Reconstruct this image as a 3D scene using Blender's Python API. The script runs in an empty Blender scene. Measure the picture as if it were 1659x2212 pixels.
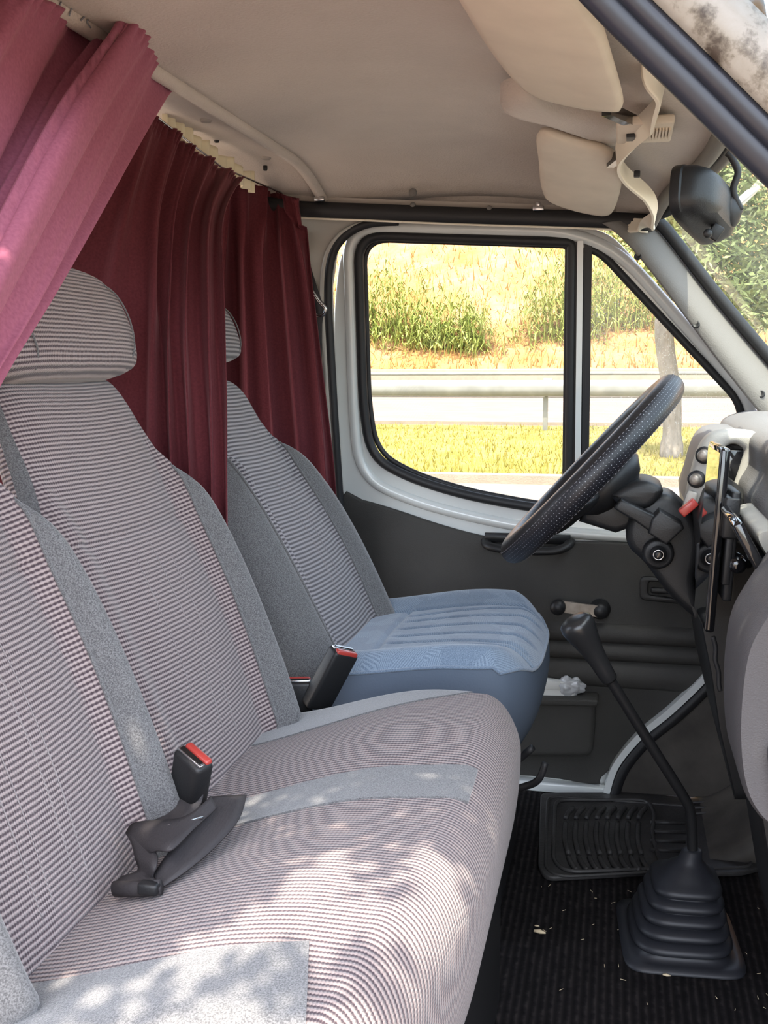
import bpy, bmesh, math, random
from mathutils import Vector, Matrix, noise
random.seed(7)
S = bpy.context.scene
COL = S.collection
PI = math.pi

# ------------------------------------------------------------------ camera
F = 2250.0; YAW = math.radians(12.75); PITCH = math.radians(7.9); ROLL = math.radians(-0.2)
CAM = Vector((0, 0, 0.95))
FW = Vector((-math.sin(YAW)*math.cos(PITCH), math.cos(YAW)*math.cos(PITCH), -math.sin(PITCH)))
R0 = Vector((math.cos(YAW), math.sin(YAW), 0)); U0 = R0.cross(FW)
RT = R0*math.cos(ROLL) + U0*math.sin(ROLL); UP = -R0*math.sin(ROLL) + U0*math.cos(ROLL)
cd = bpy.data.cameras.new('camera'); cam = bpy.data.objects.new('camera', cd); COL.objects.link(cam)
cam.matrix_world = Matrix(((RT.x, UP.x, -FW.x, CAM.x), (RT.y, UP.y, -FW.y, CAM.y), (RT.z, UP.z, -FW.z, CAM.z), (0, 0, 0, 1)))
cd.sensor_fit = 'HORIZONTAL'; cd.sensor_width = 36; cd.lens = 36*F/1659; cd.clip_start = 0.05; cd.clip_end = 500
S.camera = cam

# ------------------------------------------------------------------ light
SUN = Vector((-0.02, -0.42, 1.0)).normalized()          # direction towards the sun
w = bpy.data.worlds.new('sky'); S.world = w; w.use_nodes = True
wn = w.node_tree; wn.nodes.clear()
sk = wn.nodes.new('ShaderNodeTexSky'); sk.sky_type = 'NISHITA'; sk.sun_disc = False
sk.sun_elevation = math.asin(SUN.z); sk.sun_rotation = math.atan2(SUN.x, SUN.y); sk.air_density = 1.0; sk.dust_density = 2.5; sk.ozone_density = 1.0
bg = wn.nodes.new('ShaderNodeBackground'); bg.inputs['Strength'].default_value = 0.78
hs = wn.nodes.new('ShaderNodeHueSaturation'); hs.inputs['Saturation'].default_value = 0.55
wo = wn.nodes.new('ShaderNodeOutputWorld')
wn.links.new(sk.outputs[0], hs.inputs['Color']); wn.links.new(hs.outputs[0], bg.inputs[0]); wn.links.new(bg.outputs[0], wo.inputs[0])
sd = bpy.data.lights.new('sun', 'SUN'); sd.energy = 9.2; sd.angle = math.radians(0.55); sd.color = (1, 0.90, 0.76)
so = bpy.data.objects.new('sun', sd); COL.objects.link(so); so.rotation_euler = SUN.to_track_quat('Z', 'Y').to_euler(); so.location = (0, -3, 6)
S.view_settings.view_transform = 'Standard'; S.view_settings.look = 'None'; S.view_settings.gamma = 1
S.view_settings.use_curve_mapping = False; S.view_settings.exposure = 0.55

# ------------------------------------------------------------------ helpers
def ray(x, y): return FW + RT*((x-829.5)/F) - UP*((y-1106)/F)
def at(x, y, X=None, Y=None, Z=None):
    d = ray(x, y)
    if X is not None: t = (X-CAM.x)/d.x
    elif Y is not None: t = (Y-CAM.y)/d.y
    else: t = (Z-CAM.z)/d.z
    return CAM + d*t
def wallY(z): return 2.30 - 0.13*max(0.0, z-0.62)
def onwall(x, y, off=0.0):
    Y = 2.30
    for _ in range(8):
        p = at(x, y, Y=Y); Y = wallY(p.z) - off
    return at(x, y, Y=Y)
def lerp(a, b, t): return a + (b-a)*t
def clamp(x, a=0.0, b=1.0): return max(a, min(b, x))
def sstep(a, b, x):
    t = clamp((x-a)/(b-a)); return t*t*(3-2*t)
def interp(tab, x):
    if x <= tab[0][0]: return tab[0][1]
    for (x0, y0), (x1, y1) in zip(tab, tab[1:]):
        if x <= x1:
            t = (x-x0)/(x1-x0); t = t*t*(3-2*t) if False else t
            return y0 + (y1-y0)*t
    return tab[-1][1]
def cinterp(tab, x):
    # smooth (Catmull) table lookup
    n = len(tab)
    if x <= tab[0][0]: return tab[0][1]
    if x >= tab[-1][0]: return tab[-1][1]
    for i in range(n-1):
        if x <= tab[i+1][0]:
            x0, y0 = tab[i]; x1, y1 = tab[i+1]; h = x1-x0
            m0 = (y1-tab[i-1][1])/(x1-tab[i-1][0]) if i > 0 else (y1-y0)/h
            m1 = (tab[i+2][1]-y0)/(tab[i+2][0]-x0) if i+2 < n else (y1-y0)/h
            t = (x-x0)/h; t2 = t*t; t3 = t2*t
            return (2*t3-3*t2+1)*y0 + (t3-2*t2+t)*h*m0 + (-2*t3+3*t2)*y1 + (t3-t2)*h*m1
def catmull(pts, n, closed=False):
    pts = [Vector(p) for p in pts]; N = len(pts); out = []
    segs = N if closed else N-1
    for i in range(segs):
        if closed: p0, p1, p2, p3 = pts[i-1], pts[i], pts[(i+1) % N], pts[(i+2) % N]
        else: p0, p1, p2, p3 = pts[max(i-1, 0)], pts[i], pts[i+1], pts[min(i+2, N-1)]
        for k in range(n):
            t = k/n
            out.append(0.5*((2*p1) + (p2-p0)*t + (2*p0-5*p1+4*p2-p3)*t*t + (3*p1-p0-3*p2+p3)*t*t*t))
    if not closed: out.append(pts[-1].copy())
    return out
def roundpoly(pts, n=6):
    # pts: (x, y, r) corners -> polyline with rounded corners
    out = []; N = len(pts)
    for i in range(N):
        x, y, r = pts[i]; p = Vector((x, y)); a = Vector(pts[i-1][:2]); b = Vector(pts[(i+1) % N][:2])
        if r <= 0: out.append((x, y)); continue
        da = (a-p); db = (b-p); ra = min(r, da.length*0.49); rb = min(r, db.length*0.49)
        s = p + da.normalized()*ra; e = p + db.normalized()*rb
        for k in range(n+1):
            t = k/n; q = s*(1-t)**2 + p*2*t*(1-t) + e*t*t; out.append((q.x, q.y))
    return out

WLOC = {}
def _parentloc(p): return WLOC.get(p.name, Vector((0, 0, 0))) if p else Vector((0, 0, 0))
def put(name, bm, mat, parent=None, smooth=True, recenter=True):
    me = bpy.data.meshes.new(name)
    c = Vector((0, 0, 0))
    if bm.verts:
        mn = Vector((min(v.co.x for v in bm.verts), min(v.co.y for v in bm.verts), min(v.co.z for v in bm.verts)))
        mx = Vector((max(v.co.x for v in bm.verts), max(v.co.y for v in bm.verts), max(v.co.z for v in bm.verts)))
        c = Vector(((mn.x+mx.x)/2, (mn.y+mx.y)/2, mn.z))
        for v in bm.verts: v.co -= c
    bm.to_mesh(me); bm.free()
    if smooth:
        for p in me.polygons: p.use_smooth = True
    me.materials.append(mat)
    o = bpy.data.objects.new(name, me); COL.objects.link(o)
    if parent: o.parent = parent
    o.location = c - _parentloc(parent); WLOC[o.name] = c
    return o
def sharp(o, deg=35):
    me = o.data
    bm = bmesh.new(); bm.from_mesh(me)
    for e in bm.edges:
        if len(e.link_faces) == 2 and e.calc_face_angle(0) > math.radians(deg): e.smooth = False
    bm.to_mesh(me); bm.free(); return o
def thing(name, label, cat, loc, group=None, kind=None):
    o = bpy.data.objects.new(name, None); COL.objects.link(o); o.location = loc; o.empty_display_size = .05
    WLOC[o.name] = Vector(loc); o['label'] = label
    if kind: o['kind'] = kind
    o['category'] = cat
    if group: o['group'] = group
    return o
def tag(o, label, cat, group=None, kind=None):
    o['label'] = label; o['category'] = cat
    if group: o['group'] = group
    if kind: o['kind'] = kind
    return o
def struct(o, label, cat): return tag(o, label, cat, kind='structure')

def tube(bm, pts, r, seg=12, closed=False, caps=True, prof=None, up=None):
    """sweep a round (or given 2D) profile along pts; r float or list"""
    pts = [Vector(p) for p in pts]; N = len(pts)
    rr = r if isinstance(r, (list, tuple)) else [r]*N
    T = []
    for i in range(N):
        a = pts[i-1] if (i > 0 or closed) else pts[i]; b = pts[(i+1) % N] if (i < N-1 or closed) else pts[i]
        T.append((b-a).normalized())
    u = Vector(up) if up else (Vector((0, 0, 1)) if abs(T[0].z) < .9 else Vector((1, 0, 0)))
    prof = prof or [(math.cos(2*PI*k/seg), math.sin(2*PI*k/seg)) for k in range(seg)]
    rings = []
    n = (u - T[0]*u.dot(T[0])).normalized()
    for i in range(N):
        if up: n = (Vector(up) - T[i]*Vector(up).dot(T[i])).normalized()
        else: n = (n - T[i]*n.dot(T[i])).normalized()
        b = T[i].cross(n)
        rings.append([bm.verts.new(pts[i] + (n*py + b*px)*rr[i]) for px, py in prof])
    P = len(prof)
    for i in range(N if closed else N-1):
        A = rings[i]; B = rings[(i+1) % N]
        for k in range(P): bm.faces.new((A[k], A[(k+1) % P], B[(k+1) % P], B[k]))
    if caps and not closed:
        bm.faces.new(list(reversed(rings[0]))); bm.faces.new(rings[-1])
    return rings
def box(bm, c, s, rot=None, bev=0.0, seg=2):
    r = bmesh.ops.create_cube(bm, size=1.0)
    vs = r['verts']; M = (rot if rot else Matrix.Identity(3)).to_4x4()
    for v in vs: v.co = Vector((v.co.x*s[0], v.co.y*s[1], v.co.z*s[2]))
    if bev > 0:
        es = list({e for v in vs for e in v.link_edges})
        q = bmesh.ops.bevel(bm, geom=es, offset=bev, segments=seg, profile=.5, affect='EDGES')
        vs = [v for v in q['verts']] + [v for v in vs if v.is_valid]
        vs = list({v for v in vs if v.is_valid})
    for v in vs: v.co = (M @ v.co) + Vector(c)
    return vs
def cyl(bm, a, b, r0, r1=None, seg=20):
    r1 = r0 if r1 is None else r1
    tube(bm, [a, b], [r0, r1], seg)
def lathe(bm, base, axis, prof, seg=24):
    """prof: (radius, height along axis)"""
    axis = Vector(axis).normalized(); u = axis.orthogonal().normalized(); v = axis.cross(u); base = Vector(base)
    rings = [[bm.verts.new(base + axis*h + (u*math.cos(2*PI*k/seg) + v*math.sin(2*PI*k/seg))*max(r, 1e-5)) for k in range(seg)] for r, h in prof]
    for A, B in zip(rings, rings[1:]):
        for k in range(seg): bm.faces.new((A[k], A[(k+1) % seg], B[(k+1) % seg], B[k]))
    bm.faces.new(list(reversed(rings[0]))); bm.faces.new(rings[-1])
def recalc(bm): bmesh.ops.recalc_face_normals(bm, faces=bm.faces[:])
def grid(bm, f, nu, nv, uvf=None, flip=False):
    vs = [[bm.verts.new(f(i/nu, j/nv)) for i in range(nu+1)] for j in range(nv+1)]
    uvl = bm.loops.layers.uv.verify() if uvf else None
    for j in range(nv):
        for i in range(nu):
            q = [(i, j), (i+1, j), (i+1, j+1), (i, j+1)]
            if flip: q.reverse()
            fc = bm.faces.new([vs[b][a] for a, b in q])
            if uvf:
                for lp, (a, b) in zip(fc.loops, q): lp[uvl].uv = uvf(a/nu, b/nv)
    return vs
def slab(loops, mapf, thick, bev=0.0):
    """filled 2D outline with holes (first loop outer) extruded and bevelled, then mapped (a, b, depth) -> world"""
    cu = bpy.data.curves.new('c', 'CURVE'); cu.dimensions = '2D'; cu.fill_mode = 'BOTH'
    cu.extrude = max(thick/2-bev, 0.0); cu.bevel_depth = bev; cu.bevel_resolution = 2; cu.offset = -bev
    for L in loops:
        sp = cu.splines.new('POLY'); sp.points.add(len(L)-1); sp.use_cyclic_u = True
        for p, q in zip(sp.points, L): p.co = (q[0], q[1], 0, 1)
    o = bpy.data.objects.new('c', cu); COL.objects.link(o)
    dg = bpy.context.evaluated_depsgraph_get(); me = bpy.data.meshes.new_from_object(o.evaluated_get(dg))
    bpy.data.objects.remove(o); bpy.data.curves.remove(cu)
    bm = bmesh.new(); bm.from_mesh(me); bpy.data.meshes.remove(me)
    bmesh.ops.remove_doubles(bm, verts=bm.verts, dist=1e-5)
    for v in bm.verts: v.co = mapf(v.co.x, v.co.y, v.co.z)
    recalc(bm)
    return bm
def wallmap(off):                                   # local (x, z, depth) on the far door wall; off = towards the cab
    return lambda a, b, d: Vector((a, wallY(b) - off - d, b))
def wpts(px, off=0.0): return [(onwall(x, y, off).x, onwall(x, y, off).z) for x, y in px]

# ------------------------------------------------------------------ materials
def mat(name, col, rough=.6, metal=0.0, spec=.5, noise_scale=0, noise_amt=.0, bump=0.0, bump_scale=200, sheen=0.0, coat=0.0, trans=0.0, ior=1.45, stretch=None):
    m = bpy.data.materials.new(name); m.use_nodes = True; nt = m.node_tree; b = nt.nodes['Principled BSDF']
    b.inputs['Base Color'].default_value = (*col, 1); b.inputs['Roughness'].default_value = rough; b.inputs['Metallic'].default_value = metal
    b.inputs['Specular IOR Level'].default_value = spec; b.inputs['Sheen Weight'].default_value = sheen; b.inputs['Coat Weight'].default_value = coat
    b.inputs['Transmission Weight'].default_value = trans; b.inputs['IOR'].default_value = ior
    tc = nt.nodes.new('ShaderNodeTexCoord'); src = tc.outputs['Object']
    if stretch:
        mp = nt.nodes.new('ShaderNodeMapping'); mp.inputs['Scale'].default_value = stretch; nt.links.new(src, mp.inputs[0]); src = mp.outputs[0]
    if noise_amt:
        n = nt.nodes.new('ShaderNodeTexNoise'); n.inputs['Scale'].default_value = noise_scale; n.inputs['Detail'].default_value = 6; nt.links.new(src, n.inputs['Vector'])
        r = nt.nodes.new('ShaderNodeMapRange'); r.inputs[1].default_value = .3; r.inputs[2].default_value = .7; r.inputs[3].default_value = 1-noise_amt; r.inputs[4].default_value = 1+noise_amt
        nt.links.new(n.outputs['Fac'], r.inputs[0])
        mx = nt.nodes.new('ShaderNodeVectorMath'); mx.operation = 'SCALE'; mx.inputs[0].default_value = col; nt.links.new(r.outputs[0], mx.inputs['Scale']); nt.links.new(mx.outputs[0], b.inputs['Base Color'])
    if bump:
        n2 = nt.nodes.new('ShaderNodeTexNoise'); n2.inputs['Scale'].default_value = bump_scale; n2.inputs['Detail'].default_value = 4; nt.links.new(src, n2.inputs['Vector'])
        bp = nt.nodes.new('ShaderNodeBump'); bp.inputs['Strength'].default_value = bump; bp.inputs['Distance'].default_value = .002
        nt.links.new(n2.outputs['Fac'], bp.inputs['Height']); nt.links.new(bp.outputs[0], b.inputs['Normal'])
    return m
def N(nt, t, **k):
    n = nt.nodes.new(t)
    for a, v in k.items(): setattr(n, a, v)
    return n
def math_(nt, op, a, b=None, c=None):
    n = N(nt, 'ShaderNodeMath', operation=op)
    for i, v in enumerate((a, b, c)):
        if v is None: continue
        if isinstance(v, (int, float)): n.inputs[i].default_value = v
        else: nt.links.new(v, n.inputs[i])
    return n.outputs[0]
def ramp(nt, fac, stops):
    r = N(nt, 'ShaderNodeValToRGB'); e = r.color_ramp.elements
    while len(e) < len(stops): e.new(.5)
    for x, (p, c) in zip(e, stops): x.position = p; x.color = (*c, 1)
    nt.links.new(fac, r.inputs[0]); return r.outputs[0]
def ribbed_fabric(name, dark, light, pv=.0052, pu=.0034):
    """woven rib fabric; UV in metres, ribs run along U and repeat in V"""
    m = bpy.data.materials.new(name); m.use_nodes = True; nt = m.node_tree; b = nt.nodes['Principled BSDF']
    uv = N(nt, 'ShaderNodeUVMap'); sp = N(nt, 'ShaderNodeSeparateXYZ'); nt.links.new(uv.outputs[0], sp.inputs[0])
    nz = N(nt, 'ShaderNodeTexNoise'); nz.inputs['Scale'].default_value = 30; nt.links.new(uv.outputs[0], nz.inputs['Vector'])
    V = math_(nt, 'ADD', sp.outputs[1], math_(nt, 'MULTIPLY', math_(nt, 'SUBTRACT', nz.outputs['Fac'], .5), .0016))
    sv = math_(nt, 'SINE', math_(nt, 'MULTIPLY', V, 2*PI/pv))
    su = math_(nt, 'SINE', math_(nt, 'MULTIPLY', sp.outputs[0], 2*PI/pu))
    h = math_(nt, 'MULTIPLY_ADD', sv, .5, .5)
    tooth = math_(nt, 'MULTIPLY_ADD', su, .17, 0)
    k = math_(nt, 'ADD', h, math_(nt, 'MULTIPLY', tooth, 1.0))
    n2 = N(nt, 'ShaderNodeTexNoise'); n2.inputs['Scale'].default_value = 900; nt.links.new(uv.outputs[0], n2.inputs['Vector'])
    k = math_(nt, 'ADD', k, math_(nt, 'MULTIPLY', math_(nt, 'SUBTRACT', n2.outputs['Fac'], .5), .7))
    c = ramp(nt, k, [(.12, dark), (.45, tuple((a+q)*.45 for a, q in zip(dark, light))), (.85, light)])
    nt.links.new(c, b.inputs['Base Color']); b.inputs['Roughness'].default_value = .9; b.inputs['Specular IOR Level'].default_value = .15
    b.inputs['Sheen Weight'].default_value = .25
    bp = N(nt, 'ShaderNodeBump'); bp.inputs['Strength'].default_value = .8; bp.inputs['Distance'].default_value = .0014
    nt.links.new(k, bp.inputs['Height']); nt.links.new(bp.outputs[0], b.inputs['Normal'])
    return m
def plain_fabric(name, c0, c1, scale=700):
    m = bpy.data.materials.new(name); m.use_nodes = True; nt = m.node_tree; b = nt.nodes['Principled BSDF']
    tc = N(nt, 'ShaderNodeTexCoord')
    n = N(nt, 'ShaderNodeTexNoise'); n.inputs['Scale'].default_value = scale; n.inputs['Detail'].default_value = 2; nt.links.new(tc.outputs['Object'], n.inputs['Vector'])
    c = ramp(nt, n.outputs['Fac'], [(.35, c0), (.65, c1)])
    nt.links.new(c, b.inputs['Base Color']); b.inputs['Roughness'].default_value = .95; b.inputs['Specular IOR Level'].default_value = .1; b.inputs['Sheen Weight'].default_value = .4
    bp = N(nt, 'ShaderNodeBump'); bp.inputs['Strength'].default_value = .5; bp.inputs['Distance'].default_value = .001
    nt.links.new(n.outputs['Fac'], bp.inputs['Height']); nt.links.new(bp.outputs[0], b.inputs['Normal'])
    return m
M = {}
M['rib'] = ribbed_fabric('ribbed seat fabric', (.066, .046, .054), (.37, .305, .295), pv=.0056)
M['rib_shaded'] = ribbed_fabric('shade darkened cushion rib fabric', (.050, .034, .042), (.32, .255, .24), pv=.0062, pu=.0042)  # bench rib fabric with its colour darkened for the weaker skylight on the cushion
M['rib2'] = ribbed_fabric('ribbed driver fabric', (.055, .048, .058), (.33, .31, .32), pv=.0075)
M['grey'] = plain_fabric('grey seat fabric', (.078, .077, .079), (.182, .180, .182))
M['blue'] = plain_fabric('blue side fabric', (.09, .12, .16), (.15, .19, .25), 900)
M['skirt'] = mat('blue seat vinyl', (.085, .11, .15), .75, bump=.15, bump_scale=300)
M['liner'] = mat('beige headliner', (.53, .47, .42), .95, spec=.1, noise_scale=9, noise_amt=.05, bump=.8, bump_scale=260, sheen=.2)
M['visor'] = mat('visor vinyl', (.66, .58, .48), .75, spec=.25, noise_scale=14, noise_amt=.06, bump=.12, bump_scale=70)
M['trimgrey'] = mat('grey pillar trim', (.155, .145, .135), .7, spec=.3, bump=.35, bump_scale=420)
M['white'] = mat('grey white door paint', (.62, .64, .63), .22, spec=.5, coat=.6, noise_scale=5, noise_amt=.03)
M['pillarpaint'] = mat('pillar paint', (.45, .43, .39), .4, spec=.4)
M['rubber'] = mat('black rubber', (.018, .018, .02), .5, spec=.45)
M['softblack'] = mat('soft black plastic', (.013, .013, .014), .45, spec=.5, bump=.15, bump_scale=500)
M['gloss'] = mat('gloss black', (.006, .006, .007), .06, spec=.7, coat=.5)
M['card'] = mat('dark grey door card', (.046, .044, .041), .65, spec=.3, noise_scale=7, noise_amt=.12, bump=.3, bump_scale=420)
M['dash'] = mat('grey dash plastic', (.155, .148, .152), .6, spec=.35, bump=.45, bump_scale=520)
M['dashlow'] = mat('grey lower dash plastic', (.085, .080, .083), .6, spec=.3, bump=.45, bump_scale=520)
M['dashlight'] = mat('pale dash bezel', (.36, .34, .31), .5, spec=.4, bump=.2, bump_scale=600)
M['steel'] = mat('steel', (.55, .55, .56), .25, metal=1)
M['alu'] = mat('dull aluminium', (.33, .29, .25), .45, metal=.6, noise_scale=60, noise_amt=.2)
M['red'] = mat('red button plastic', (.36, .04, .032), .35, coat=.3)
M['web'] = mat('black seat belt webbing', (.035, .031, .033), .6, spec=.4, bump=.3, bump_scale=600, stretch=(1, .2, 1))
M['cream'] = mat('cream rubber', (.76, .69, .57), .5, spec=.4)
M['lace'] = mat('cream lace', (.8, .72, .52), .9)
M['carpet'] = None
M['matrub'] = mat('rubber mat', (.036, .034, .034), .5, spec=.45, noise_scale=20, noise_amt=.3, bump=.4, bump_scale=160)
M['darkfloor'] = mat('dusty footwell', (.060, .052, .045), .7, noise_scale=9, noise_amt=.5, bump=.3, bump_scale=90)
M['bodywhite'] = None
M['stitch'] = mat('pale stitching', (.30, .27, .27), .9)
M['bulb'] = mat('clear ribbed lens', (.55, .5, .42), .3)

def curtain_mat(name, c0, c1, trans=.12):
    m = bpy.data.materials.new(name); m.use_nodes = True; nt = m.node_tree; b = nt.nodes['Principled BSDF']; out = nt.nodes['Material Output']
    tc = N(nt, 'ShaderNodeTexCoord'); n = N(nt, 'ShaderNodeTexNoise'); n.inputs['Scale'].default_value = 260; n.inputs['Detail'].default_value = 3
    nt.links.new(tc.outputs['Object'], n.inputs['Vector']); c = ramp(nt, n.outputs['Fac'], [(.3, c0), (.7, c1)])
    nt.links.new(c, b.inputs['Base Color']); b.inputs['Roughness'].default_value = .85; b.inputs['Specular IOR Level'].default_value = .1
    b.inputs['Sheen Weight'].default_value = .25; b.inputs['Sheen Roughness'].default_value = .4; b.inputs['Sheen Tint'].default_value = (1, .5, .55, 1)
    t = N(nt, 'ShaderNodeBsdfTranslucent'); nt.links.new(c, t.inputs[0]); mx = N(nt, 'ShaderNodeMixShader'); mx.inputs[0].default_value = trans
    nt.links.new(b.outputs[0], mx.inputs[1]); nt.links.new(t.outputs[0], mx.inputs[2]); nt.links.new(mx.outputs[0], out.inputs[0])
    return m
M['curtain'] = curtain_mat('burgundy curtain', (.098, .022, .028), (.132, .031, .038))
M['curtain_daylit'] = curtain_mat('burgundy curtain daylit', (.30, .095, .145), (.38, .125, .185), .12)  # same cloth as the far curtains, with door daylight painted into its colour

def carpet_mat():
    m = bpy.data.materials.new('ribbed black carpet'); m.use_nodes = True; nt = m.node_tree; b = nt.nodes['Principled BSDF']
    tc = N(nt, 'ShaderNodeTexCoord'); sp = N(nt, 'ShaderNodeSeparateXYZ'); nt.links.new(tc.outputs['Object'], sp.inputs[0])
    nz = N(nt, 'ShaderNodeTexNoise'); nz.inputs['Scale'].default_value = 60; nz.inputs['Detail'].default_value = 8; nt.links.new(tc.outputs['Object'], nz.inputs['Vector'])
    s = math_(nt, 'SINE', math_(nt, 'MULTIPLY', math_(nt, 'ADD', sp.outputs[0], math_(nt, 'MULTIPLY', nz.outputs['Fac'], .006)), 2*PI/.0125))
    k = math_(nt, 'ADD', math_(nt, 'MULTIPLY', s, .25), nz.outputs['Fac'])
    c = ramp(nt, k, [(.2, (.005, .0045, .005)), (.6, (.011, .0095, .010)), (.95, (.026, .022, .022))])
    nt.links.new(c, b.inputs['Base Color']); b.inputs['Roughness'].default_value = 1; b.inputs['Specular IOR Level'].default_value = .1
    bp = N(nt, 'ShaderNodeBump'); bp.inputs['Strength'].default_value = .8; bp.inputs['Distance'].default_value = .003
    nt.links.new(k, bp.inputs['Height']); nt.links.new(bp.outputs[0], b.inputs['Normal']); return m
M['carpet'] = carpet_mat()
def bodypaint():
    m = bpy.data.materials.new('weathered white paint'); m.use_nodes = True; nt = m.node_tree; b = nt.nodes['Principled BSDF']
    tc = N(nt, 'ShaderNodeTexCoord'); n = N(nt, 'ShaderNodeTexNoise'); n.inputs['Scale'].default_value = 28; n.inputs['Detail'].default_value = 7; n.inputs['Roughness'].default_value = .65
    nt.links.new(tc.outputs['Object'], n.inputs['Vector'])
    c = ramp(nt, n.outputs['Fac'], [(.36, (.04, .028, .020)), (.43, (.13, .11, .085)), (.49, (.23, .205, .17)), (.7, (.27, .25, .22))])
    nt.links.new(c, b.inputs['Base Color']); b.inputs['Roughness'].default_value = .45; return m
M['bodywhite'] = bodypaint()
def glass(name, tint=(.93, .95, .94), dirt=0.0, ior=1.4, fk=1.0):
    m = bpy.data.materials.new(name); m.use_nodes = True; nt = m.node_tree; nt.nodes.remove(nt.nodes['Principled BSDF']); out = nt.nodes['Material Output']
    tr = N(nt, 'ShaderNodeBsdfTransparent'); tr.inputs[0].default_value = (*tint, 1)
    gl = N(nt, 'ShaderNodeBsdfGlossy'); gl.inputs['Roughness'].default_value = .02
    lw = N(nt, 'ShaderNodeFresnel'); lw.inputs['IOR'].default_value = ior
    mx = N(nt, 'ShaderNodeMixShader'); nt.links.new(math_(nt, 'MULTIPLY', lw.outputs[0], fk), mx.inputs[0]); nt.links.new(tr.outputs[0], mx.inputs[1]); nt.links.new(gl.outputs[0], mx.inputs[2])
    last = mx.outputs[0]
    if dirt:
        tc = N(nt, 'ShaderNodeTexCoord'); v = N(nt, 'ShaderNodeTexVoronoi'); v.inputs['Scale'].default_value = 170; nt.links.new(tc.outputs['Object'], v.inputs['Vector'])
        n = N(nt, 'ShaderNodeTexNoise'); n.inputs['Scale'].default_value = 9; n.inputs['Detail'].default_value = 4; nt.links.new(tc.outputs['Object'], n.inputs['Vector'])
        dots = math_(nt, 'LESS_THAN', v.outputs['Distance'], .2)
        big = math_(nt, 'GREATER_THAN', n.outputs['Fac'], .47)
        f = math_(nt, 'ADD', math_(nt, 'MULTIPLY', math_(nt, 'MULTIPLY', dots, big), .5*min(1, dirt*6)), dirt*.5)
        df = N(nt, 'ShaderNodeBsdfDiffuse'); df.inputs[0].default_value = (.8, .8, .75, 1)
        tl = N(nt, 'ShaderNodeBsdfTranslucent'); tl.inputs[0].default_value = (.8, .8, .75, 1)
        a = N(nt, 'ShaderNodeMixShader'); a.inputs[0].default_value = .5; nt.links.new(df.outputs[0], a.inputs[1]); nt.links.new(tl.outputs[0], a.inputs[2])
        m2 = N(nt, 'ShaderNodeMixShader'); nt.links.new(f, m2.inputs[0]); nt.links.new(last, m2.inputs[1]); nt.links.new(a.outputs[0], m2.inputs[2]); last = m2.outputs[0]
    nt.links.new(last, out.inputs[0]); return m
M['glass'] = glass('side glass'); M['glassq'] = glass('spotted quarter glass', dirt=.10); M['glassw'] = glass('dusty windshield', (.90, .94, .92), dirt=.03, ior=1.2, fk=.22)

# ================================================================== the setting: outside ground
def ground_mat(name, stops, scale, bump=.4, bs=60, rough=.95, stretch=None):
    m = bpy.data.materials.new(name); m.use_nodes = True; nt = m.node_tree; b = nt.nodes['Principled BSDF']
    tc = N(nt, 'ShaderNodeTexCoord'); src = tc.outputs['Object']
    if stretch:
        mp = N(nt, 'ShaderNodeMapping'); mp.inputs['Scale'].default_value = stretch; nt.links.new(src, mp.inputs[0]); src = mp.outputs[0]
    n = N(nt, 'ShaderNodeTexNoise'); n.inputs['Scale'].default_value = scale; n.inputs['Detail'].default_value = 9; n.inputs['Roughness'].default_value = .7
    nt.links.new(src, n.inputs['Vector']); c = ramp(nt, n.outputs['Fac'], stops); nt.links.new(c, b.inputs['Base Color']); b.inputs['Roughness'].default_value = rough
    b.inputs['Specular IOR Level'].default_value = .1
    n2 = N(nt, 'ShaderNodeTexNoise'); n2.inputs['Scale'].default_value = bs; n2.inputs['Detail'].default_value = 6; nt.links.new(src, n2.inputs['Vector'])
    bp = N(nt, 'ShaderNodeBump'); bp.inputs['Strength'].default_value = bump; bp.inputs['Distance'].default_value = .05
    nt.links.new(n2.outputs['Fac'], bp.inputs['Height']); nt.links.new(bp.outputs[0], b.inputs['Normal']); return m
GZ = -0.40
mg_asph = ground_mat('pale asphalt', [(.3, (0.190, 0.147, 0.113)), (.7, (0.253, 0.199, 0.155))], 3, .1)
mg_road = ground_mat('pinkish road', [(.3, (0.177, 0.127, 0.107)), (.7, (0.221, 0.166, 0.138))], 1.2, .1)
mg_grass = ground_mat('sunlit verge grass', [(.25, (0.109, 0.114, 0.024)), (.45, (0.249, 0.205, 0.051)), (.6, (0.329, 0.254, 0.080)), (.8, (0.374, 0.284, 0.142))], 2.2, 1.0, 30, stretch=(1, .35, 1))
mg_conc = ground_mat('pale concrete', [(.3, (0.205, 0.168, 0.127)), (.7, (0.263, 0.216, 0.161))], 4, .2)
mg_bank = ground_mat('dry bank grass', [(.22, (0.138, 0.075, 0.026)), (.38, (0.284, 0.138, 0.048)), (.5, (0.339, 0.172, 0.074)), (.6, (0.358, 0.207, 0.107)), (.75, (0.366, 0.235, 0.096))], .38, 1.0, 6)
def flat(name, x0, x1, y0, y1, z, m, label, cat, t=.06):
    bm = bmesh.new(); box(bm, ((x0+x1)/2, (y0+y1)/2, z-t/2), (x1-x0, y1-y0, t)); return struct(put(name, bm, m, smooth=False), label, cat)
flat('parking_ground', -40, 45, -25, 12.1, GZ, mg_asph, 'pale asphalt strip beside the parked van, outside the windows', 'ground', .3)
flat('verge_lawn', -40, 45, 12.35, 24.0, GZ+.02, mg_grass, 'yellow green grass verge between kerb and guardrail', 'lawn', .3)
flat('road', -60, 70, 24.0, 46.5, GZ+.01, mg_road, 'pinkish grey road lanes behind the near guardrail', 'road', .3)
flat('kerb', -40, 45, 12.1, 12.35, GZ+.10, mg_conc, 'pale concrete kerb along the near edge of the grass verge', 'kerb', .3)
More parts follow.
